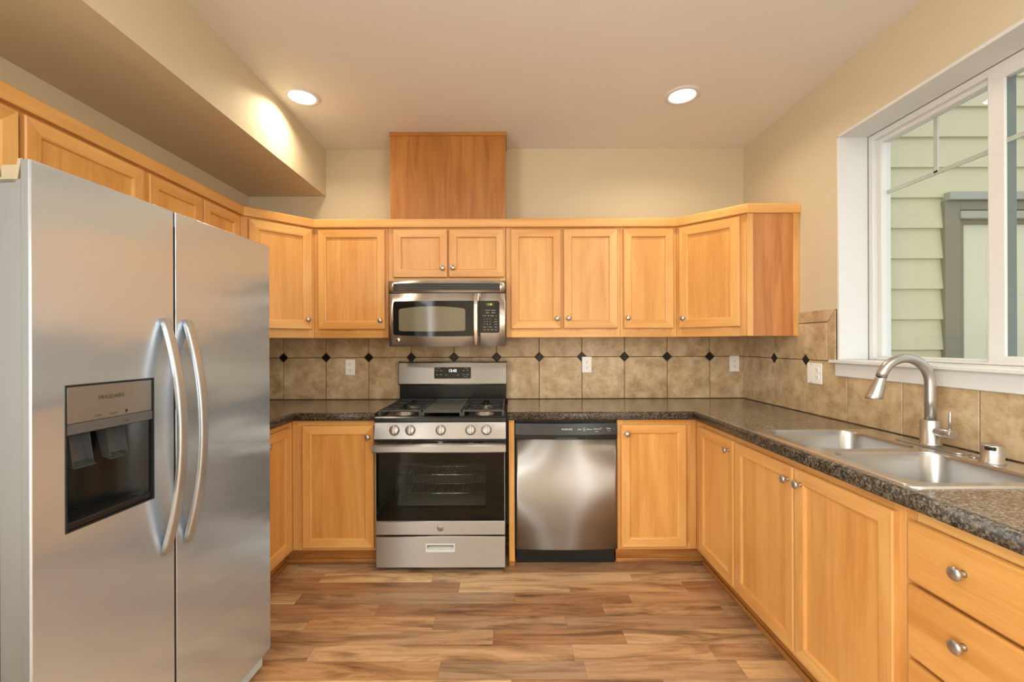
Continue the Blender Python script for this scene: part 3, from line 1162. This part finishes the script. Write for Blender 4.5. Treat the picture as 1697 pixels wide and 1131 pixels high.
bm = bmesh.new()
loops = []
outer = [bm.verts.new((x, y, .0065)) for x, y in rrect(.006, W_ - .006, .006, L_ - .006, .03)]
loops.append(outer)
for b in bowls:
    loops.append([bm.verts.new(p) for p in bowl_loop(b, 0, .0065, .065)])
ed = []
for lp in loops:
    for i in range(len(lp)):
        ed.append(bm.edges.new((lp[i], lp[(i + 1) % len(lp)])))
bmesh.ops.triangle_fill(bm, use_beauty=True, use_dissolve=False, edges=ed, normal=(0, 0, 1))
for f_ in bm.faces:
    if f_.normal.z < 0:
        f_.normal_flip()
# rolled outer rim
o2 = [bm.verts.new((x, y, .004)) for x, y in rrect(.001, W_ - .001, .001, L_ - .001, .034)]
o3 = [bm.verts.new((x, y, -.0005)) for x, y in rrect(.0, W_, .0, L_, .035)]
n = len(outer)
for A, B in ((outer, o2), (o2, o3)):
    for i in range(n):
        bm.faces.new((A[i], B[i], B[(i + 1) % n], A[(i + 1) % n]))
mb = MB().bm(bm, smooth=True if False else None)
mb.build('rim_deck', 'steel_rim', sk)
for b in bowls:
    mb = MB()
    levels = [(0, .0065, .065), (.002, .003, .064), (.005, -.006, .062), (.012, -.12, .058), (.022, -.150, .052), (.045, -.166, .04), (.10, -.170, .03)]
    vs, fs = [], []
    for ins, z, r in levels:
        vs += bowl_loop(b, ins, z, r)
    n = len(vs) // len(levels)
    for i in range(len(levels) - 1):
        for k in range(n):
            k2 = (k + 1) % n
            fs.append((i * n + k, i * n + k2, (i + 1) * n + k2, (i + 1) * n + k))
    fs.append(tuple((len(levels) - 1) * n + k for k in range(n)))
    mb.add(vs, fs, 0, 'z', True)
    bo = mb.build('bowl', 'steel_sink', sk)
    cx, cy = (b[0] + b[1]) / 2, (b[2] + b[3]) / 2
    MB().lathe([(.045, -.1695), (.043, -.166), (.034, -.168), (.030, -.1695), (.0005, -.1695)], (cx, cy, 0), n=24).build('drain', 'chrome', bo)

fx, fy = 1.618, 1.70
fa = thing('faucet', 'brushed nickel pull down gooseneck faucet behind the sink bowls', 'faucet', (fx, fy, .9205))
MB().prism(rrect(-.030, .030, -.135, .135, .022), 0, .006, 'z', bevel=.002).build('deck_plate', 'nickel', fa)
MB().lathe([(.034, .006), (.034, .012), (.0315, .014), (.0315, .100), (.030, .1025), (.0185, .1025)], n=32).build('faucet_body', 'nickel', fa)
R_ = .096
pts = [(0, 0, .10), (0, 0, .18), (0, 0, .242)]
for k in range(1, 17):
    t = math.radians(166 * k / 16)
    pts.append((-R_ + R_ * math.cos(t), 0, .242 + R_ * math.sin(t)))
MB().tube(pts, .0178, 20, up=(0, 1, 0)).build('gooseneck', 'nickel', fa)
e = Vector(pts[-1])
dr_ = (Vector(pts[-1]) - Vector(pts[-2])).normalized()
MB().lathe([(.0178, 0), (.0182, .004), (.0195, .02), (.0265, .062), (.0285, .080), (.0270, .086), (.0001, .086)], e, dr_, 28).build('spray_head', 'nickel', fa)
h_ = MB().cyl((0, -.022, .062), (0, -.088, .062), .0178, n=28, bevel=.0015)
ho = h_.build('handle', 'nickel', fa)
MB().cyl((0, -.074, .075), (.002, -.074, .145), .0052, .0048, n=14, bevel=.001).build('lever', 'nickel', ho)
ag = thing('air_gap', 'short brushed nickel air gap cap with dark slots on the sink deck', 'sink fitting', (1.602, 1.468, .9205))
MB().lathe([(.033, 0), (.033, .004), (.0285, .008), (.0285, .056), (.0265, .060), (.0005, .060)], n=32).build('cap', 'nickel', ag)
for a in (200, 226):
    t = math.radians(a)
    MB().box(-.007, .007, -.0295, -.027, .044, .056, .003).xf(Matrix.Rotation(t - 1.5 * PI, 4, 'Z')).build('slot', 'slot', ag)
hc = tag(MB().lathe([(.014, 0), (.014, .003), (.011, .0045), (.0004, .0045)], n=24).build('hole_cover', 'nickel', None, (1.612, 1.535, .9205)),
         'small round cover disc on the sink deck between faucet and air gap', 'sink fitting')


# ------------------------------------------------------------------ outlets
def outlet(label, loc, rz, gang=1):
    o = thing('wall_outlet', label, 'outlet', loc, rz, None)
    w = .035 if gang == 1 else .058
    MB().box(-w, w, -.006, 0, -.0575, .0575, .003, 2).build('cover_plate', 'plastic', o)
    x = 0 if gang == 1 else .023
    for dz in (-.020, .020):
        mb = MB()
        mb.prism(rrect(x - .0165, x + .0165, dz - .0145, dz + .0145, .010), -.0078, -.004, 'y', 0)
        for q in (-.0065, .0065):
            mb.box(x + q - .0012, x + q + .0012, -.0081, -.0078, dz - .001, dz + .007, mat=1)
        mb.cyl((x, -.0078, dz - .008), (x, -.0081, dz - .008), .0025, n=10, mat=1)
        mb.build('receptacle', ['plastic', 'slot'], o)
    MB().cyl((x, -.006, 0), (x, -.0072, 0), .003, n=12).build('screw', 'plastic', o)
    if gang == 2:
        mb = MB()
        mb.box(-.023 - .017, -.023 + .017, -.0085, -.005, -.034, .034, .002, 1)
        mb.build('blank_insert', 'plastic', o)
        for z in (-.049, .049):
            MB().cyl((-.023, -.006, z), (-.023, -.0072, z), .0028, n=10).build('screw', 'grey_plastic', o)
    return o


yo = D - .011
outlet('white wall outlet on the tiles left of the range', (-1.150, yo, 1.150), 0)
outlet('white wall outlet on the tiles above the dishwasher', (.573, yo, 1.163), 0)
outlet('white wall outlet on the tiles by the back right corner', (1.648, yo, 1.167), 0)
outlet('double white outlet plate beside the window sill', (XR - .011, 2.478, 1.147), -R90, 2)

# ------------------------------------------------------------------ refrigerator
FA = Vector((-1.021, .949, 0))
FB = Vector((-.973, 1.81, 0))
fd = FB - FA
FW = fd.length
frz = math.atan2(fd.y, fd.x)
FT, FZ = 1.72, .083
fr = thing('refrigerator', 'large stainless steel side by side refrigerator with ice dispenser', 'refrigerator', FA, frz)
MB().box(.006, FW - .006, .085, .78, .03, FT - .03, .004).build('cabinet_body', 'steel_side', fr)
MB().box(.02, FW - .006, .030, .10, .012, FZ - .012, .004).build('base_grille', 'film', fr)
for x in (.06, FW - .06):
    for y in (.14, .70):
        MB().cyl((x, y, 0), (x, y, .032), .02, n=14).build('foot', 'black', fr)
SPL = .382
DX0, DX1, DZ0, DZ1 = .071, .304, .889, 1.225
# freezer door
mb = MB()
mb.plate_hole(0, SPL - .0035, FZ, FT, (DX0, DX1, DZ0, DZ1), 0, .006, .0025, 0)
mb.plate_hole(0, SPL - .0035, FZ, FT, (DX0, DX1, DZ0, DZ1), .0055, .022, 0, 1)
mb.plate_hole(0, SPL - .003, FZ, FT - .042, (DX0, DX1, DZ0, DZ1), .0215, .072, 0, 1)
fdoor = mb.build('freezer_door', ['steel_fridge', 'steel_edge'], fr)
mb = MB()
mb.box(SPL + .0035, FW, 0, .006, FZ, FT, .0025, 3)
mb.box(SPL + .0035, FW, .0055, .022, FZ, FT, mat=1)
mb.box(SPL + .0035, FW, .0215, .072, FZ, FT - .042, mat=1)
rdoor = mb.build('fresh_food_door', ['steel_fridge', 'steel_edge'], fr)
MB().box(SPL - .0034, SPL + .0034, .0012, .086, FZ + .004, FT - .046).build('door_gap_shade', 'slot', fr)  # dark strip filling the gap between the doors, stands in for its shade
# hinge covers
for x0 in (.0, FW - .09):
    mb = MB()
    mb.prism([(.017, .002), (.022, -.004), (.030, -.044), (.036, -.050), (.20, -.050), (.20, -.042), (.040, -.042), (.034, -.034), (.029, .002)], x0, x0 + .004, 'x')
    mb.box(x0 + .003, x0 + .09, .029, .19, -.044, -.036)
    mb.box(x0 + .012, x0 + .045, .045, .085, -.038, -.004, .004)
    mb.box(x0 + .012, x0 + .05, .10, .19, -.038, -.008, .006)
    mb.xf(Matrix.Translation((0, 0, FT)))
    mb.build('hinge_cover', 'beige_plastic', fr)


def bar_handle(x, lean, parent):
    pts = []
    N = 22
    for k in range(N + 1):
        t = k / N
        z = .715 + (1.395 - .715) * t
        o = .003 + .053 * (1 - abs(2 * t - 1) ** 2.1)
        pts.append((x, -o, z))
    sec = [(c[0], c[1]) for c in rrect(-.008, .008, -.015, .015, .006, 4)]
    mb = MB().tube(pts, None, sec=sec, up=(0, -1, 0))
    return mb.build('handle', 'steel_handle', parent)


bar_handle(SPL - .040, 0, fdoor)
bar_handle(SPL + .042, 0, rdoor)
# dispenser: bezel, control face, recess, chutes, tray
dp = MB()
t = .0035
dp.plate_hole(DX0 - .003, DX1 + .003, DZ0 - .003, DZ1 + .003, (DX0 + .001, DX1 - .001, DZ0 + .001, DZ1 - .001), -.0015, .006, 0, 0)
dpo = dp.build('dispenser_bezel', 'graphite', fdoor)
mb = MB()
mb.box(DX0 + .001, DX1 - .001, .0005, .03, 1.136, DZ1 - .001, .003)
po = mb.build('dispenser_control_face', 'steel_side', fdoor)
mb = MB()
mb.prism([(.0005, 1.136), (.0005, 1.112), (.012, 1.108), (.05, 1.108), (.05, 1.136)], DX0 + .001, DX1 - .001, 'x')
mb.build('dispenser_lip', 'grey_plastic', fdoor)
mb = MB()
xm = (DX0 + DX1) / 2
mb.text('FRIGIDAIRE', .0135, (.182, .0001, 1.186), 0)
mb.text('Cube', .0085, (.148, .0001, 1.144), 0)
mb.text('Crush', .0085, (.186, .0001, 1.144), 0)
icon = MB()
icon.lathe([(.0028, 0), (.0034, 0)], (.223, .0001, 1.148), (0, -1, 0), 14)
icon.box(.2222, .2238, -.0001, .0004, 1.141, 1.1446)
icon.build('light_symbol', 'ink', fdoor)
mb.text('lock', .006, (.148, .0001, 1.119), 0)
mb.text('water', .006, (.226, .0001, 1.119), 0)
mb.build('dispenser_lettering', 'ink', fdoor)
# recess shell (open front)
cav_x = [DX0 + .001, DX1 - .001]
mb = MB()
x0, x1, z0, z1, yb = DX0 + .0005, DX1 - .0005, DZ0 + .0005, 1.136, .070
vs = []
NB = 10
for k in range(NB + 1):   # curved back wall
    u = k / NB
    x = x0 + (x1 - x0) * u
    y = .012 + (yb - .012) * (1 - abs(2 * u - 1) ** 4)
    vs += [(x, y, z0 + .018), (x, y, z1)]
fs = [(2 * k, 2 * k + 2, 2 * k + 3, 2 * k + 1) for k in range(NB)]
mb.add(vs, fs, 0, 'z', True)
mb.add([(x0, 0, z0), (x0, 0, z1), (x0, .014, z1), (x0, .014, z0)], [(0, 1, 2, 3)])
mb.add([(x1, 0, z0), (x1, 0, z1), (x1, .014, z1), (x1, .014, z0)], [(3, 2, 1, 0)])
mb.build('dispenser_recess', 'recess', fdoor)
mb = MB()
mb.box(x0, x1, .001, .071, z0, z0 + .018, .004)
for k in range(7):
    mb.box(x0 + .03, x1 - .03, .016 + k * .007, .018 + k * .007, z0 + .0175, z0 + .0200)
mb.build('drip_tray', 'black', fdoor)
for cx_ in (.120, .212):
    mb = MB()
    for sgn in (-1, 1):
        mb.prism([(.022, 1.112), (.052, 1.112), (.030, 1.040), (.010, 1.034)], cx_ + sgn * .024 - .0015, cx_ + sgn * .024 + .0015, 'x')
    mb.prism([(.048, 1.112), (.052, 1.112), (.0335, 1.036), (.0295, 1.036)], cx_ - .024, cx_ + .024, 'x')
    mb.prism([(.0295, 1.0395), (.0335, 1.0355), (.006, 1.0275), (.004, 1.0305)], cx_ - .026, cx_ + .026, 'x')
    mb.build('dispenser_paddle', 'paddle', fdoor)

# ------------------------------------------------------------------ gas range
RX, RYF, RW = -.775, D - .68, .760
rg = thing('gas_range', 'stainless steel gas range with griddle between two cabinets', 'range', (RX, RYF, 0))
mb = MB()
mb.box(.004, .03, .045, .64, .03, .875)
mb.box(RW - .03, RW - .004, .045, .64, .03, .875)
mb.box(.03, RW - .03, .60, .64, .03, .875)
mb.box(.03, RW - .03, .045, .60, .03, .20)
mb.build('range_body', 'black', rg)
for x in (.05, RW - .05):
    for y in (.07, .58):
        MB().cyl((x, y, 0), (x, y, .032), .018, n=14).build('foot', 'black', rg)
# storage drawer
HZ = (.297, .461, .117, .161)
d_ = MB().plate_hole(.004, RW - .004, .022, .205, HZ, 0, .040, .005).build('storage_drawer', 'steel', rg)
mb = MB().plate_hole(HZ[0] - .002, HZ[1] + .002, HZ[2] - .002, HZ[3] + .002, (HZ[0] + .005, HZ[1] - .005, HZ[2] + .012, HZ[3] - .006), -.002, .004, .001)
mb.box(HZ[0], HZ[1], .026, .038, HZ[2], HZ[3], mat=1)
mb.prism([(.003, HZ[2] + .012), (.026, HZ[2] + .022), (.026, HZ[2]), (.003, HZ[2])], HZ[0] + .001, HZ[1] - .001, 'x')
mb.build('recessed_handle', ['vinyl', 'graphite'], d_)
# oven door
WN = (.130, .641, .370, .619)
od = MB().plate_hole(.006, RW - .006, .290, .704, WN, .0045, .040, 0).build('oven_door', 'black_gloss', rg)
MB().box(.004, RW - .004, 0, .041, .212, .2925, .004).build('door_lower_panel', 'steel', od)
mb = MB()
mb.plate_hole(.006, RW - .006, .292, .700, (.009, RW - .009, .2935, .699), .0015, .0046, 0)
mb.build('glass_edge', 'steel', od)
MB().box(.0095, RW - .0095, .0015, .0040, .294, .698).build('door_glass', 'oven_glass', od)
mb = MB()
mb.prism([(-.046, .700), (-.050, .706), (-.050, .736), (-.044, .744), (-.006, .754), (.036, .764), (.036, .700), (-.010, .698)], .0, RW, 'x', 0)
mb.build('door_handle', 'steel', od)
for a, b in ((.138, .196), (.222, .372), (.398, .548), (.574, .632)):
    MB().add([(a, -.026, .7500), (b, -.026, .7500), (b, -.010, .7540), (a, -.010, .7540)], [(0, 1, 2, 3)]).build('vent_slot', 'slot', od)
mb = MB().lathe([(.0185, 0), (.0185, .002), (.017, .003), (.0004, .003)], (RW / 2 - .001, 0, .2535), (0, -1, 0), 32)
mb.tube([(RW / 2 - .001 + .0150 * math.cos(t * PI / 16), -.0032, .2535 + .0150 * math.sin(t * PI / 16)) for t in range(33)], .0007, 6, mat=1)
mb.text('GE', .0165, (RW / 2 - .001, -.0034, .2475), 1)
mb.build('badge', ['alu', 'grey_plastic'], od)
# oven cavity and racks
mb = MB()
a0, a1, b0, b1, c0, c1 = .10, .66, .042, .56, .33, .66
vs = [(a0, b0, c0), (a1, b0, c0), (a1, b1, c0), (a0, b1, c0), (a0, b0, c1), (a1, b0, c1), (a1, b1, c1), (a0, b1, c1)]
mb.add(vs, [(0, 1, 2, 3), (7, 6, 5, 4), (2, 6, 7, 3), (0, 3, 7, 4), (1, 5, 6, 2)])
mb.build('oven_cavity', 'enamel', rg)
for z in (.435, .545):
    mb = MB()
    for k in range(19):
        x = .125 + k * .0285
        mb.cyl((x, .07, z), (x, .52, z), .0022, n=6)
    for y in (.07, .25, .52):
        mb.cyl((.11, y, z - .004), (.65, y, z - .004), .003, n=8)
    mb.build('oven_rack', 'chrome', rg)
# control panel with knobs
tilt = math.atan2(.030, .092)
cp = MB().prism([(-.014, .772), (.016, .864), (.06, .864), (.06, .770), (-.008, .768)], 0, RW, 'x', 0).build('control_panel', 'steel', rg)
nv = Vector((0, -math.cos(tilt), math.sin(tilt)))
uv = Vector((0, math.sin(tilt), math.cos(tilt)))
mb = MB().box(.003, RW - .003, .0, .055, .758, .770)
mb.build('shadow_gap', 'slot', rg)
for kx in (.116, .208, .384, .556, .648):
    p = Vector((kx, .0012, .8195))
    mb = MB().lathe([(.0300, -.001), (.0300, .003), (.0270, .005), (.0265, .020), (.0245, .0225), (.0004, .0225)], p, nv, 32)
    s0 = len(mb.v)
    mb.box(-.0065, .0065, -.0255, .0255, .020, .030, .003)   # grip bar across the dial
    mb.xf(Matrix(((1, 0, nv.x, p.x), (0, uv.y, nv.y, p.y), (0, uv.z, nv.z, p.z), (0, 0, 0, 1))), s0)
    s0 = len(mb.v)
    mb.box(-.001, .001, .008, .0255, .0300, .0304, mat=1)
    mb.xf(Matrix(((1, 0, nv.x, p.x), (0, uv.y, nv.y, p.y), (0, uv.z, nv.z, p.z), (0, 0, 0, 1))), s0)
    mb.build('knob', ['alu', 'ink'], rg)
for kx, sgn in ((.116, -1), (.208, -1), (.384, 1), (.556, 1), (.648, 1)):
    mb = MB()
    c_ = Vector((kx + sgn * .037, .0012, .8195)) + uv * .025 + nv * .0006
    for q in ((-.004, -.004), (.004, -.004), (-.004, .004), (.004, .004)):
        b_ = c_ + Vector((q[0], 0, 0)) + uv * q[1]
        s0 = len(mb.v)
        mb.box(-.0013, .0013, -.0013, .0013, 0, .0003)
        mb.xf(Matrix(((1, 0, nv.x, b_.x), (0, uv.y, nv.y, b_.y), (0, uv.z, nv.z, b_.z), (0, 0, 0, 1))), s0)
    mb.build('burner_mark', 'ink', rg)
# cooktop
mb = MB()
mb.prism([(.014, .862), (.010, .868), (.012, .888), (.020, .895), (.05, .895), (.056, .884), (.585, .884), (.585, .862)], -.001, RW + .001, 'x', 0)
mb.box(-.001, .018, .02, .60, .864, .896, .004)
mb.box(RW - .018, RW + .001, .02, .60, .864, .896, .004)
mb.build('cooktop', 'black', rg)
for (bx, by, r) in ((.137, .175, .046), (.137, .440, .036), (.628, .175, .050), (.628, .440, .034), (.380, .31, .040)):
    mb = MB().lathe([(r + .012, 0), (r + .010, .006), (r, .010), (r, .020), (r - .004, .022)], (bx, by, .883), n=28)
    bo = mb.build('burner', 'alu', rg)
    MB().lathe([(r - .006, .020), (r - .003, .026), (r - .008, .029), (.0004, .030)], (bx, by, .883), n=28).build('burner_cap', 'black', bo)


def grate(x0, x1, y0, y1):
    mb = MB()
    zt, b = .931, .005
    def bar(xa, ya, xb, yb, h=.012, wd=b):
        p, q = Vector((xa, ya, 0)), Vector((xb, yb, 0))
        d = (q - p)
        L = d.length
        s0 = len(mb.v)
        mb.box(0, L, -wd, wd, zt - h, zt, .0025, 1)
        mb.xf(Matrix.Translation(p) @ Matrix.Rotation(math.atan2(d.y, d.x), 4, 'Z'), s0)
    bar(x0, y0, x1, y0, .013, .007)
    bar(x0, y1, x1, y1, .008)
    bar(x0, y0, x0, y1)
    bar(x1, y0, x1, y1)
    cx_ = (x0 + x1) / 2
    ym = (y0 + y1) / 2
    cys = ((y0 + ym) / 2, (y1 + ym) / 2)
    for k in range(1, 7):
        y = y0 + (y1 - y0) * k / 7
        d_ = min(abs(y - c) for c in cys)
        ex = .045 if d_ < .03 else .022
        bar(x0, y, cx_ - ex, y, .005, .003)
        bar(cx_ + ex, y, x1, y, .005, .003)
    for cy_ in cys:
        for sx_ in (-1, 1):
            for sy_ in (-1, 1):
                bar(cx_ + sx_ * .018, cy_ + sy_ * .018, cx_ + sx_ * .095, cy_ + sy_ * .080, .006, .003)
        bar(cx_, cy_ + .03, cx_, cy_ + .115, .006, .003)
        bar(cx_, cy_ - .115, cx_, cy_ - .03, .006, .003)
    for lx in (x0, x1):
        for ly in (y0, y1):
            mb.box(lx - .008, lx + .008, ly - .008, ly + .008, .884, zt - .004, .003, 1)
    return mb


grate(.018, .256, .050, .560).build('grate', 'iron', rg)
grate(.510, .744, .050, .560).build('grate', 'iron', rg)
mb = MB()
mb.box(.270, .498, .050, .560, .914, .925, .004)
for q in ((.266, .274, .044, .566), (.494, .502, .044, .566), (.266, .502, .044, .052), (.266, .502, .558, .566)):
    mb.box(q[0], q[1], q[2], q[3], .912, .932, .002, 1, mat=1)
for lx in (.272, .496):
    for ly in (.05, .56):
        mb.box(lx - .008, lx + .008, ly - .008, ly + .008, .884, .916, .002, 1, mat=1)
mb.build('griddle', ['griddle', 'iron'], rg)
# backguard
MB().box(0.0, RW, .600, .655, .87, 1.04, .004).build('backguard_riser', 'black', rg)
bgd = MB().prism([(.578, 1.030), (.573, 1.036), (.586, 1.182), (.594, 1.190), (.657, 1.190), (.657, 1.026), (.584, 1.026)], -.002, RW + .002, 'x', 0)
bgo = bgd.build('backguard', 'steel', rg)
for xq in (-.004, RW + .001):
    MB().prism([(.576, 1.028), (.571, 1.036), (.584, 1.186), (.594, 1.193), (.658, 1.193), (.658, 1.024)], xq, xq + .003, 'x').build('backguard_end_cap', 'graphite', rg)
bt = math.atan2(.013, .146)
bn, bu = Vector((0, -math.cos(bt), -math.sin(bt) * -1)), Vector((0, math.sin(bt), math.cos(bt)))


def on_bg(x, z):
    return Vector((x, .573 + (z - 1.036) * .013 / .146, z)) + bn * .0004


mb = MB()
DC, DW2, DZc, DH2 = .381, .130, 1.112, .040
poly = rrect(-DW2, DW2, -DH2, DH2, .008)
s0 = len(mb.v)
mb.prism(poly, -.0015, .004, 'y')
mb.xf(Matrix.Translation(on_bg(DC, DZc)) @ Matrix.Rotation(-bt, 4, 'X'), s0)
do = mb.build('display', 'black_gloss', bgo)


def bg_text(mb, s, size, x, z, mat=0):
    p = on_bg(x, z) + bn * .0019
    mb.text(s, size, p, mat, (1, 0, 0), bu[:])


mb = MB()
bg_text(mb, '12:42', .027, DC, 1.119)
mb.build('clock_digits', 'led_white', bgo)
mb = MB()
bg_text(mb, 'COOK TIME', .0055, DC - .100, 1.143)
bg_text(mb, 'SETTINGS', .0055, DC + .098, 1.143)
for (x, z, s) in ((-.112, 1.126, 'BAKE'), (-.081, 1.126, 'BROIL'), (-.112, 1.097, 'OFF'), (-.081, 1.097, 'WARM'), (-.047, 1.095, 'TIMER'), (-.016, 1.096, '-'),
                  (.010, 1.096, '+'), (.038, 1.095, 'LIGHT'), (.078, 1.126, 'ON'), (.105, 1.126, 'SET'), (.078, 1.097, 'OFF'), (.105, 1.097, 'START')):
    bg_text(mb, s, .0068, DC + x, z)
bg_text(mb, 'CONTROLS', .005, DC + .092, 1.082)
mb.build('panel_print', 'print', bgo)

# ------------------------------------------------------------------ microwave
MX, MYF, MZ, MW, MH = -.762, 2.846, 1.302, .747, .420
mw = thing('microwave', 'stainless steel microwave oven mounted over the range', 'microwave', (MX, MYF, MZ))


def bulge(x):
    return -.026 * (1 - ((x - MW / 2) / (MW / 2)) ** 2)


def curved(mb, x0, x1, zb, zt, off, thick=0.0, n=24, mat=0):
    """panel following the bowed front; zb/zt numbers or functions of x"""
    fb = zb if callable(zb) else (lambda x: zb)
    ft = zt if callable(zt) else (lambda x: zt)
    vs, fs, sm = [], [], []
    xs = [x0 + (x1 - x0) * k / n for k in range(n + 1)]
    lay = [0] if not thick else [0, thick]
    for x in xs:
        for d in lay:
            vs += [(x, bulge(x) + off + d, fb(x)), (x, bulge(x) + off + d, ft(x))]
    s = 2 * len(lay)
    for k in range(n):
        a, b = k * s, (k + 1) * s
        fs.append((a, b, b + 1, a + 1))
        sm.append(True)
        if thick:
            fs += [(a + 2, a + 3, b + 3, b + 2), (a + 1, b + 1, b + 3, a + 3), (a, a + 2, b + 2, b)]
            sm += [True, False, False]
    if thick:
        fs += [(0, 1, 3, 2), (n * s, n * s + 2, n * s + 3, n * s + 1)]
        sm += [False, False]
    return mb.add(vs, fs, mat, 'x', sm)


def rounded_top(x0, x1, z, r, arch=0.0, sign=1, left=True, right=True):
    def f(x):
        u = (x - (x0 + x1) / 2) / ((x1 - x0) / 2)
        v = z + sign * arch * (1 - u * u)
        d = min(x - x0 if left else 9, x1 - x if right else 9)
        if d < r:
            v -= sign * (r - math.sqrt(max(0, r * r - (r - d) ** 2)))
        return v
    return f


MB().box(.004, MW - .004, .022, .388, .004, MH - .002, .003).build('microwave_body', 'black', mw)
do_ = curved(MB(), .0, .5795, .0, .339, 0, .024).build('microwave_door', 'steel_mw', mw)
curved(MB(), .0260, .5790, rounded_top(.026, .80, .074, .012, .010, -1, True, False), rounded_top(.026, .7, .291, .012, 0, 1, True, False), -.0012, .0, 60).build('door_glass', 'black_gloss', do_)
M['mw_window'] = flat('screened_window', srgb(122, 116, 98), 0.12, 0, 0.6)
curved(MB(), .064, .490, rounded_top(.064, .490, .100, .008, .004, -1), rounded_top(.064, .490, .240, .010, .016, 1), -.0020, .0, 60).build('door_window', 'mw_window', do_)
mb = MB()
pts = []
for k in range(15):
    t_ = k / 14
    pts.append((.558, bulge(.558) - .006 - .030 * (1 - abs(2 * t_ - 1) ** 3.5), .014 + .318 * t_))
mb.tube(pts, None, sec=rrect(-.006, .006, -.0125, .0125, .005, 3), up=(0, -1, 0))
mb.build('door_handle', 'chrome', do_)
mb = MB().lathe([(.0125, 0), (.0125, .003), (.011, .004), (.0004, .0042)], (.058, bulge(.058), .042), (0, -1, 0), 24)
mb.text('GE', .0105, (.058, bulge(.058) - .0046, .0382), 1)
mb.build('badge', ['chrome', 'grey_plastic'], do_)
cpo = curved(MB(), .5815, MW, .0, .339, 0, .024).build('control_panel', 'steel_mw', mw)
curved(MB(), .5820, .708, rounded_top(.1, .708, .086, .012, .0, -1, False, True), rounded_top(.1, .708, .291, .012, 0, 1, False, True), -.0012, .0, 30).build('keypad', 'black_gloss', cpo)
mb = MB()
def mwt(mb, s, size, x, z, m=0):
    mb.text(s, size, (x, bulge(x) - .0016, z), m, (1, -bulge(x) * .0 + .10, 0))
rowz = [(.228, ('POPCORN', 'BEVERAGE'), (.632, .668)), (.212, ('REHEAT', 'DEFROST'), (.632, .668)), (.193, ('COOK', 'TIME', 'POWER', 'SET'), (.612, .637, .660, .686))]
for z, ws, xs in rowz:
    for s_, x in zip(ws, xs):
        mwt(mb, s_, .0062, x, z)
for r_ in range(3):
    for c_ in range(3):
        mwt(mb, str(r_ * 3 + c_ + 1), .0088, .612 + c_ * .0175, .171 - r_ * .0165)
    mwt(mb, ('MIN', 'CLOCK', 'TIMER')[r_], .0062, .684, .171 - r_ * .0165)
for s_, x in (('CLEAR', .612), ('0', .6295), ('START', .650), ('VENT', .684)):
    mwt(mb, s_, .0066, x, .121)
for s_, x in (('LIGHT', .612), ('FAN', .636), ('HIGH', .660), ('LOW', .684)):
    mwt(mb, s_, .0062, x, .1035)
mb.build('key_print', 'print', cpo)
curved(MB(), .618, .672, .258, .278, -.0016).build('display_window', flat('display_amber_glass', (.05, .045, .01), .1), cpo)
mb = MB()
mwt(mb, '2:00', .0155, .646, .2630)
mb.build('clock_digits', 'led_green', cpo)
# vent grille on top
go = curved(MB(), .0, MW, .343, MH, 0, .024)
go = go.build('vent_housing', 'steel_mw', mw)
mb = curved(MB(), .027, .710, .357, .405, -.0008)
mb.build('vent_opening', 'slot', go)
mb = MB()
for z in (.3630, .3745, .3860, .3975):
    curved(mb, .030, .707, z - .0028, z + .0028, -.004, .003)
mb.build('vent_louver', 'grey_plastic', go)

# ------------------------------------------------------------------ dishwasher
WX, WYF, WW = .041, D - .632, .600
dw = thing('dishwasher', 'stainless steel dishwasher with black console under the worktop', 'dishwasher', (WX, WYF, 0))
MB().box(.004, WW - .004, .04, .60, .10, .862).build('tub', 'black', dw)


def bulge(x):   # bowed door
    return -.016 * (1 - ((x - WW / 2) / (WW / 2)) ** 2) ** 1.0


curved(MB(), 0.0, WW, .107, .756, 0.004, .045, 40).build('dishwasher_door', 'steel', dw)
mb = MB()
N = 24
for (za, zb, oa, ob, mi) in ((.784, .848, -.008, .004, 0), (.7575, .784, -.001, -.001, 1)):
    vs, fs = [], []
    for k in range(N + 1):
        x = WW * k / N
        vs += [(x, bulge(x) + oa, za), (x, bulge(x) + ob, zb), (x, .045, zb), (x, .045, za)]
    for k in range(N):
        a, b = 4 * k, 4 * k + 4
        fs += [(a, b, b + 1, a + 1), (a + 1, b + 1, b + 2, a + 2), (b, a, a + 3, b + 3)]
    fs += [(0, 1, 2, 3), (4 * N + 3, 4 * N + 2, 4 * N + 1, 4 * N)]
    mb.add(vs, fs, mi, 'x', False)
co = mb.build('console', ['graphite', 'black'], dw)
mb = MB()
curved(mb, .243, .362, .764, .783, -.0018)
co2 = mb.build('pocket_handle', 'slot', co)
mb = MB()
curved(mb, .240, .365, .7615, .7655, -.004, .003)
mb.build('pocket_lip', 'grey_plastic', co)
mb = MB()
def dwt(s, size, x, z):
    k = (.848 - z) / .064
    mb.text(s, size, (x, bulge(x) + .004 - .012 * k - .0012, z), 0, (1, 0.0, 0), (0, .18, 1))
dwt('FRIGIDAIRE', .0125, .302, .812)
for s_, sz, x, z in (('Start', .012, .376, .812), ('HEAVY', .005, .404, .821), ('NORMAL', .005, .404, .814), ('LIGHT', .005, .404, .807), ('Rinse', .012, .432, .812), ('o', .009, .450, .812),
                     ('Options', .011, .476, .814), ('sanitize', .007, .476, .801), ('HEAT', .005, .502, .820), ('DRY', .005, .502, .813), ('Start', .013, .548, .815), ('cancel', .006, .549, .804), ('o', .008, .578, .813)):
    dwt(s_, sz, x, z)
mb.build('console_print', 'print', co)
mb = MB()
mb.box(.006, WW - .006, .055, .07, .002, .104)
mb.build('toe_panel', 'black', dw)
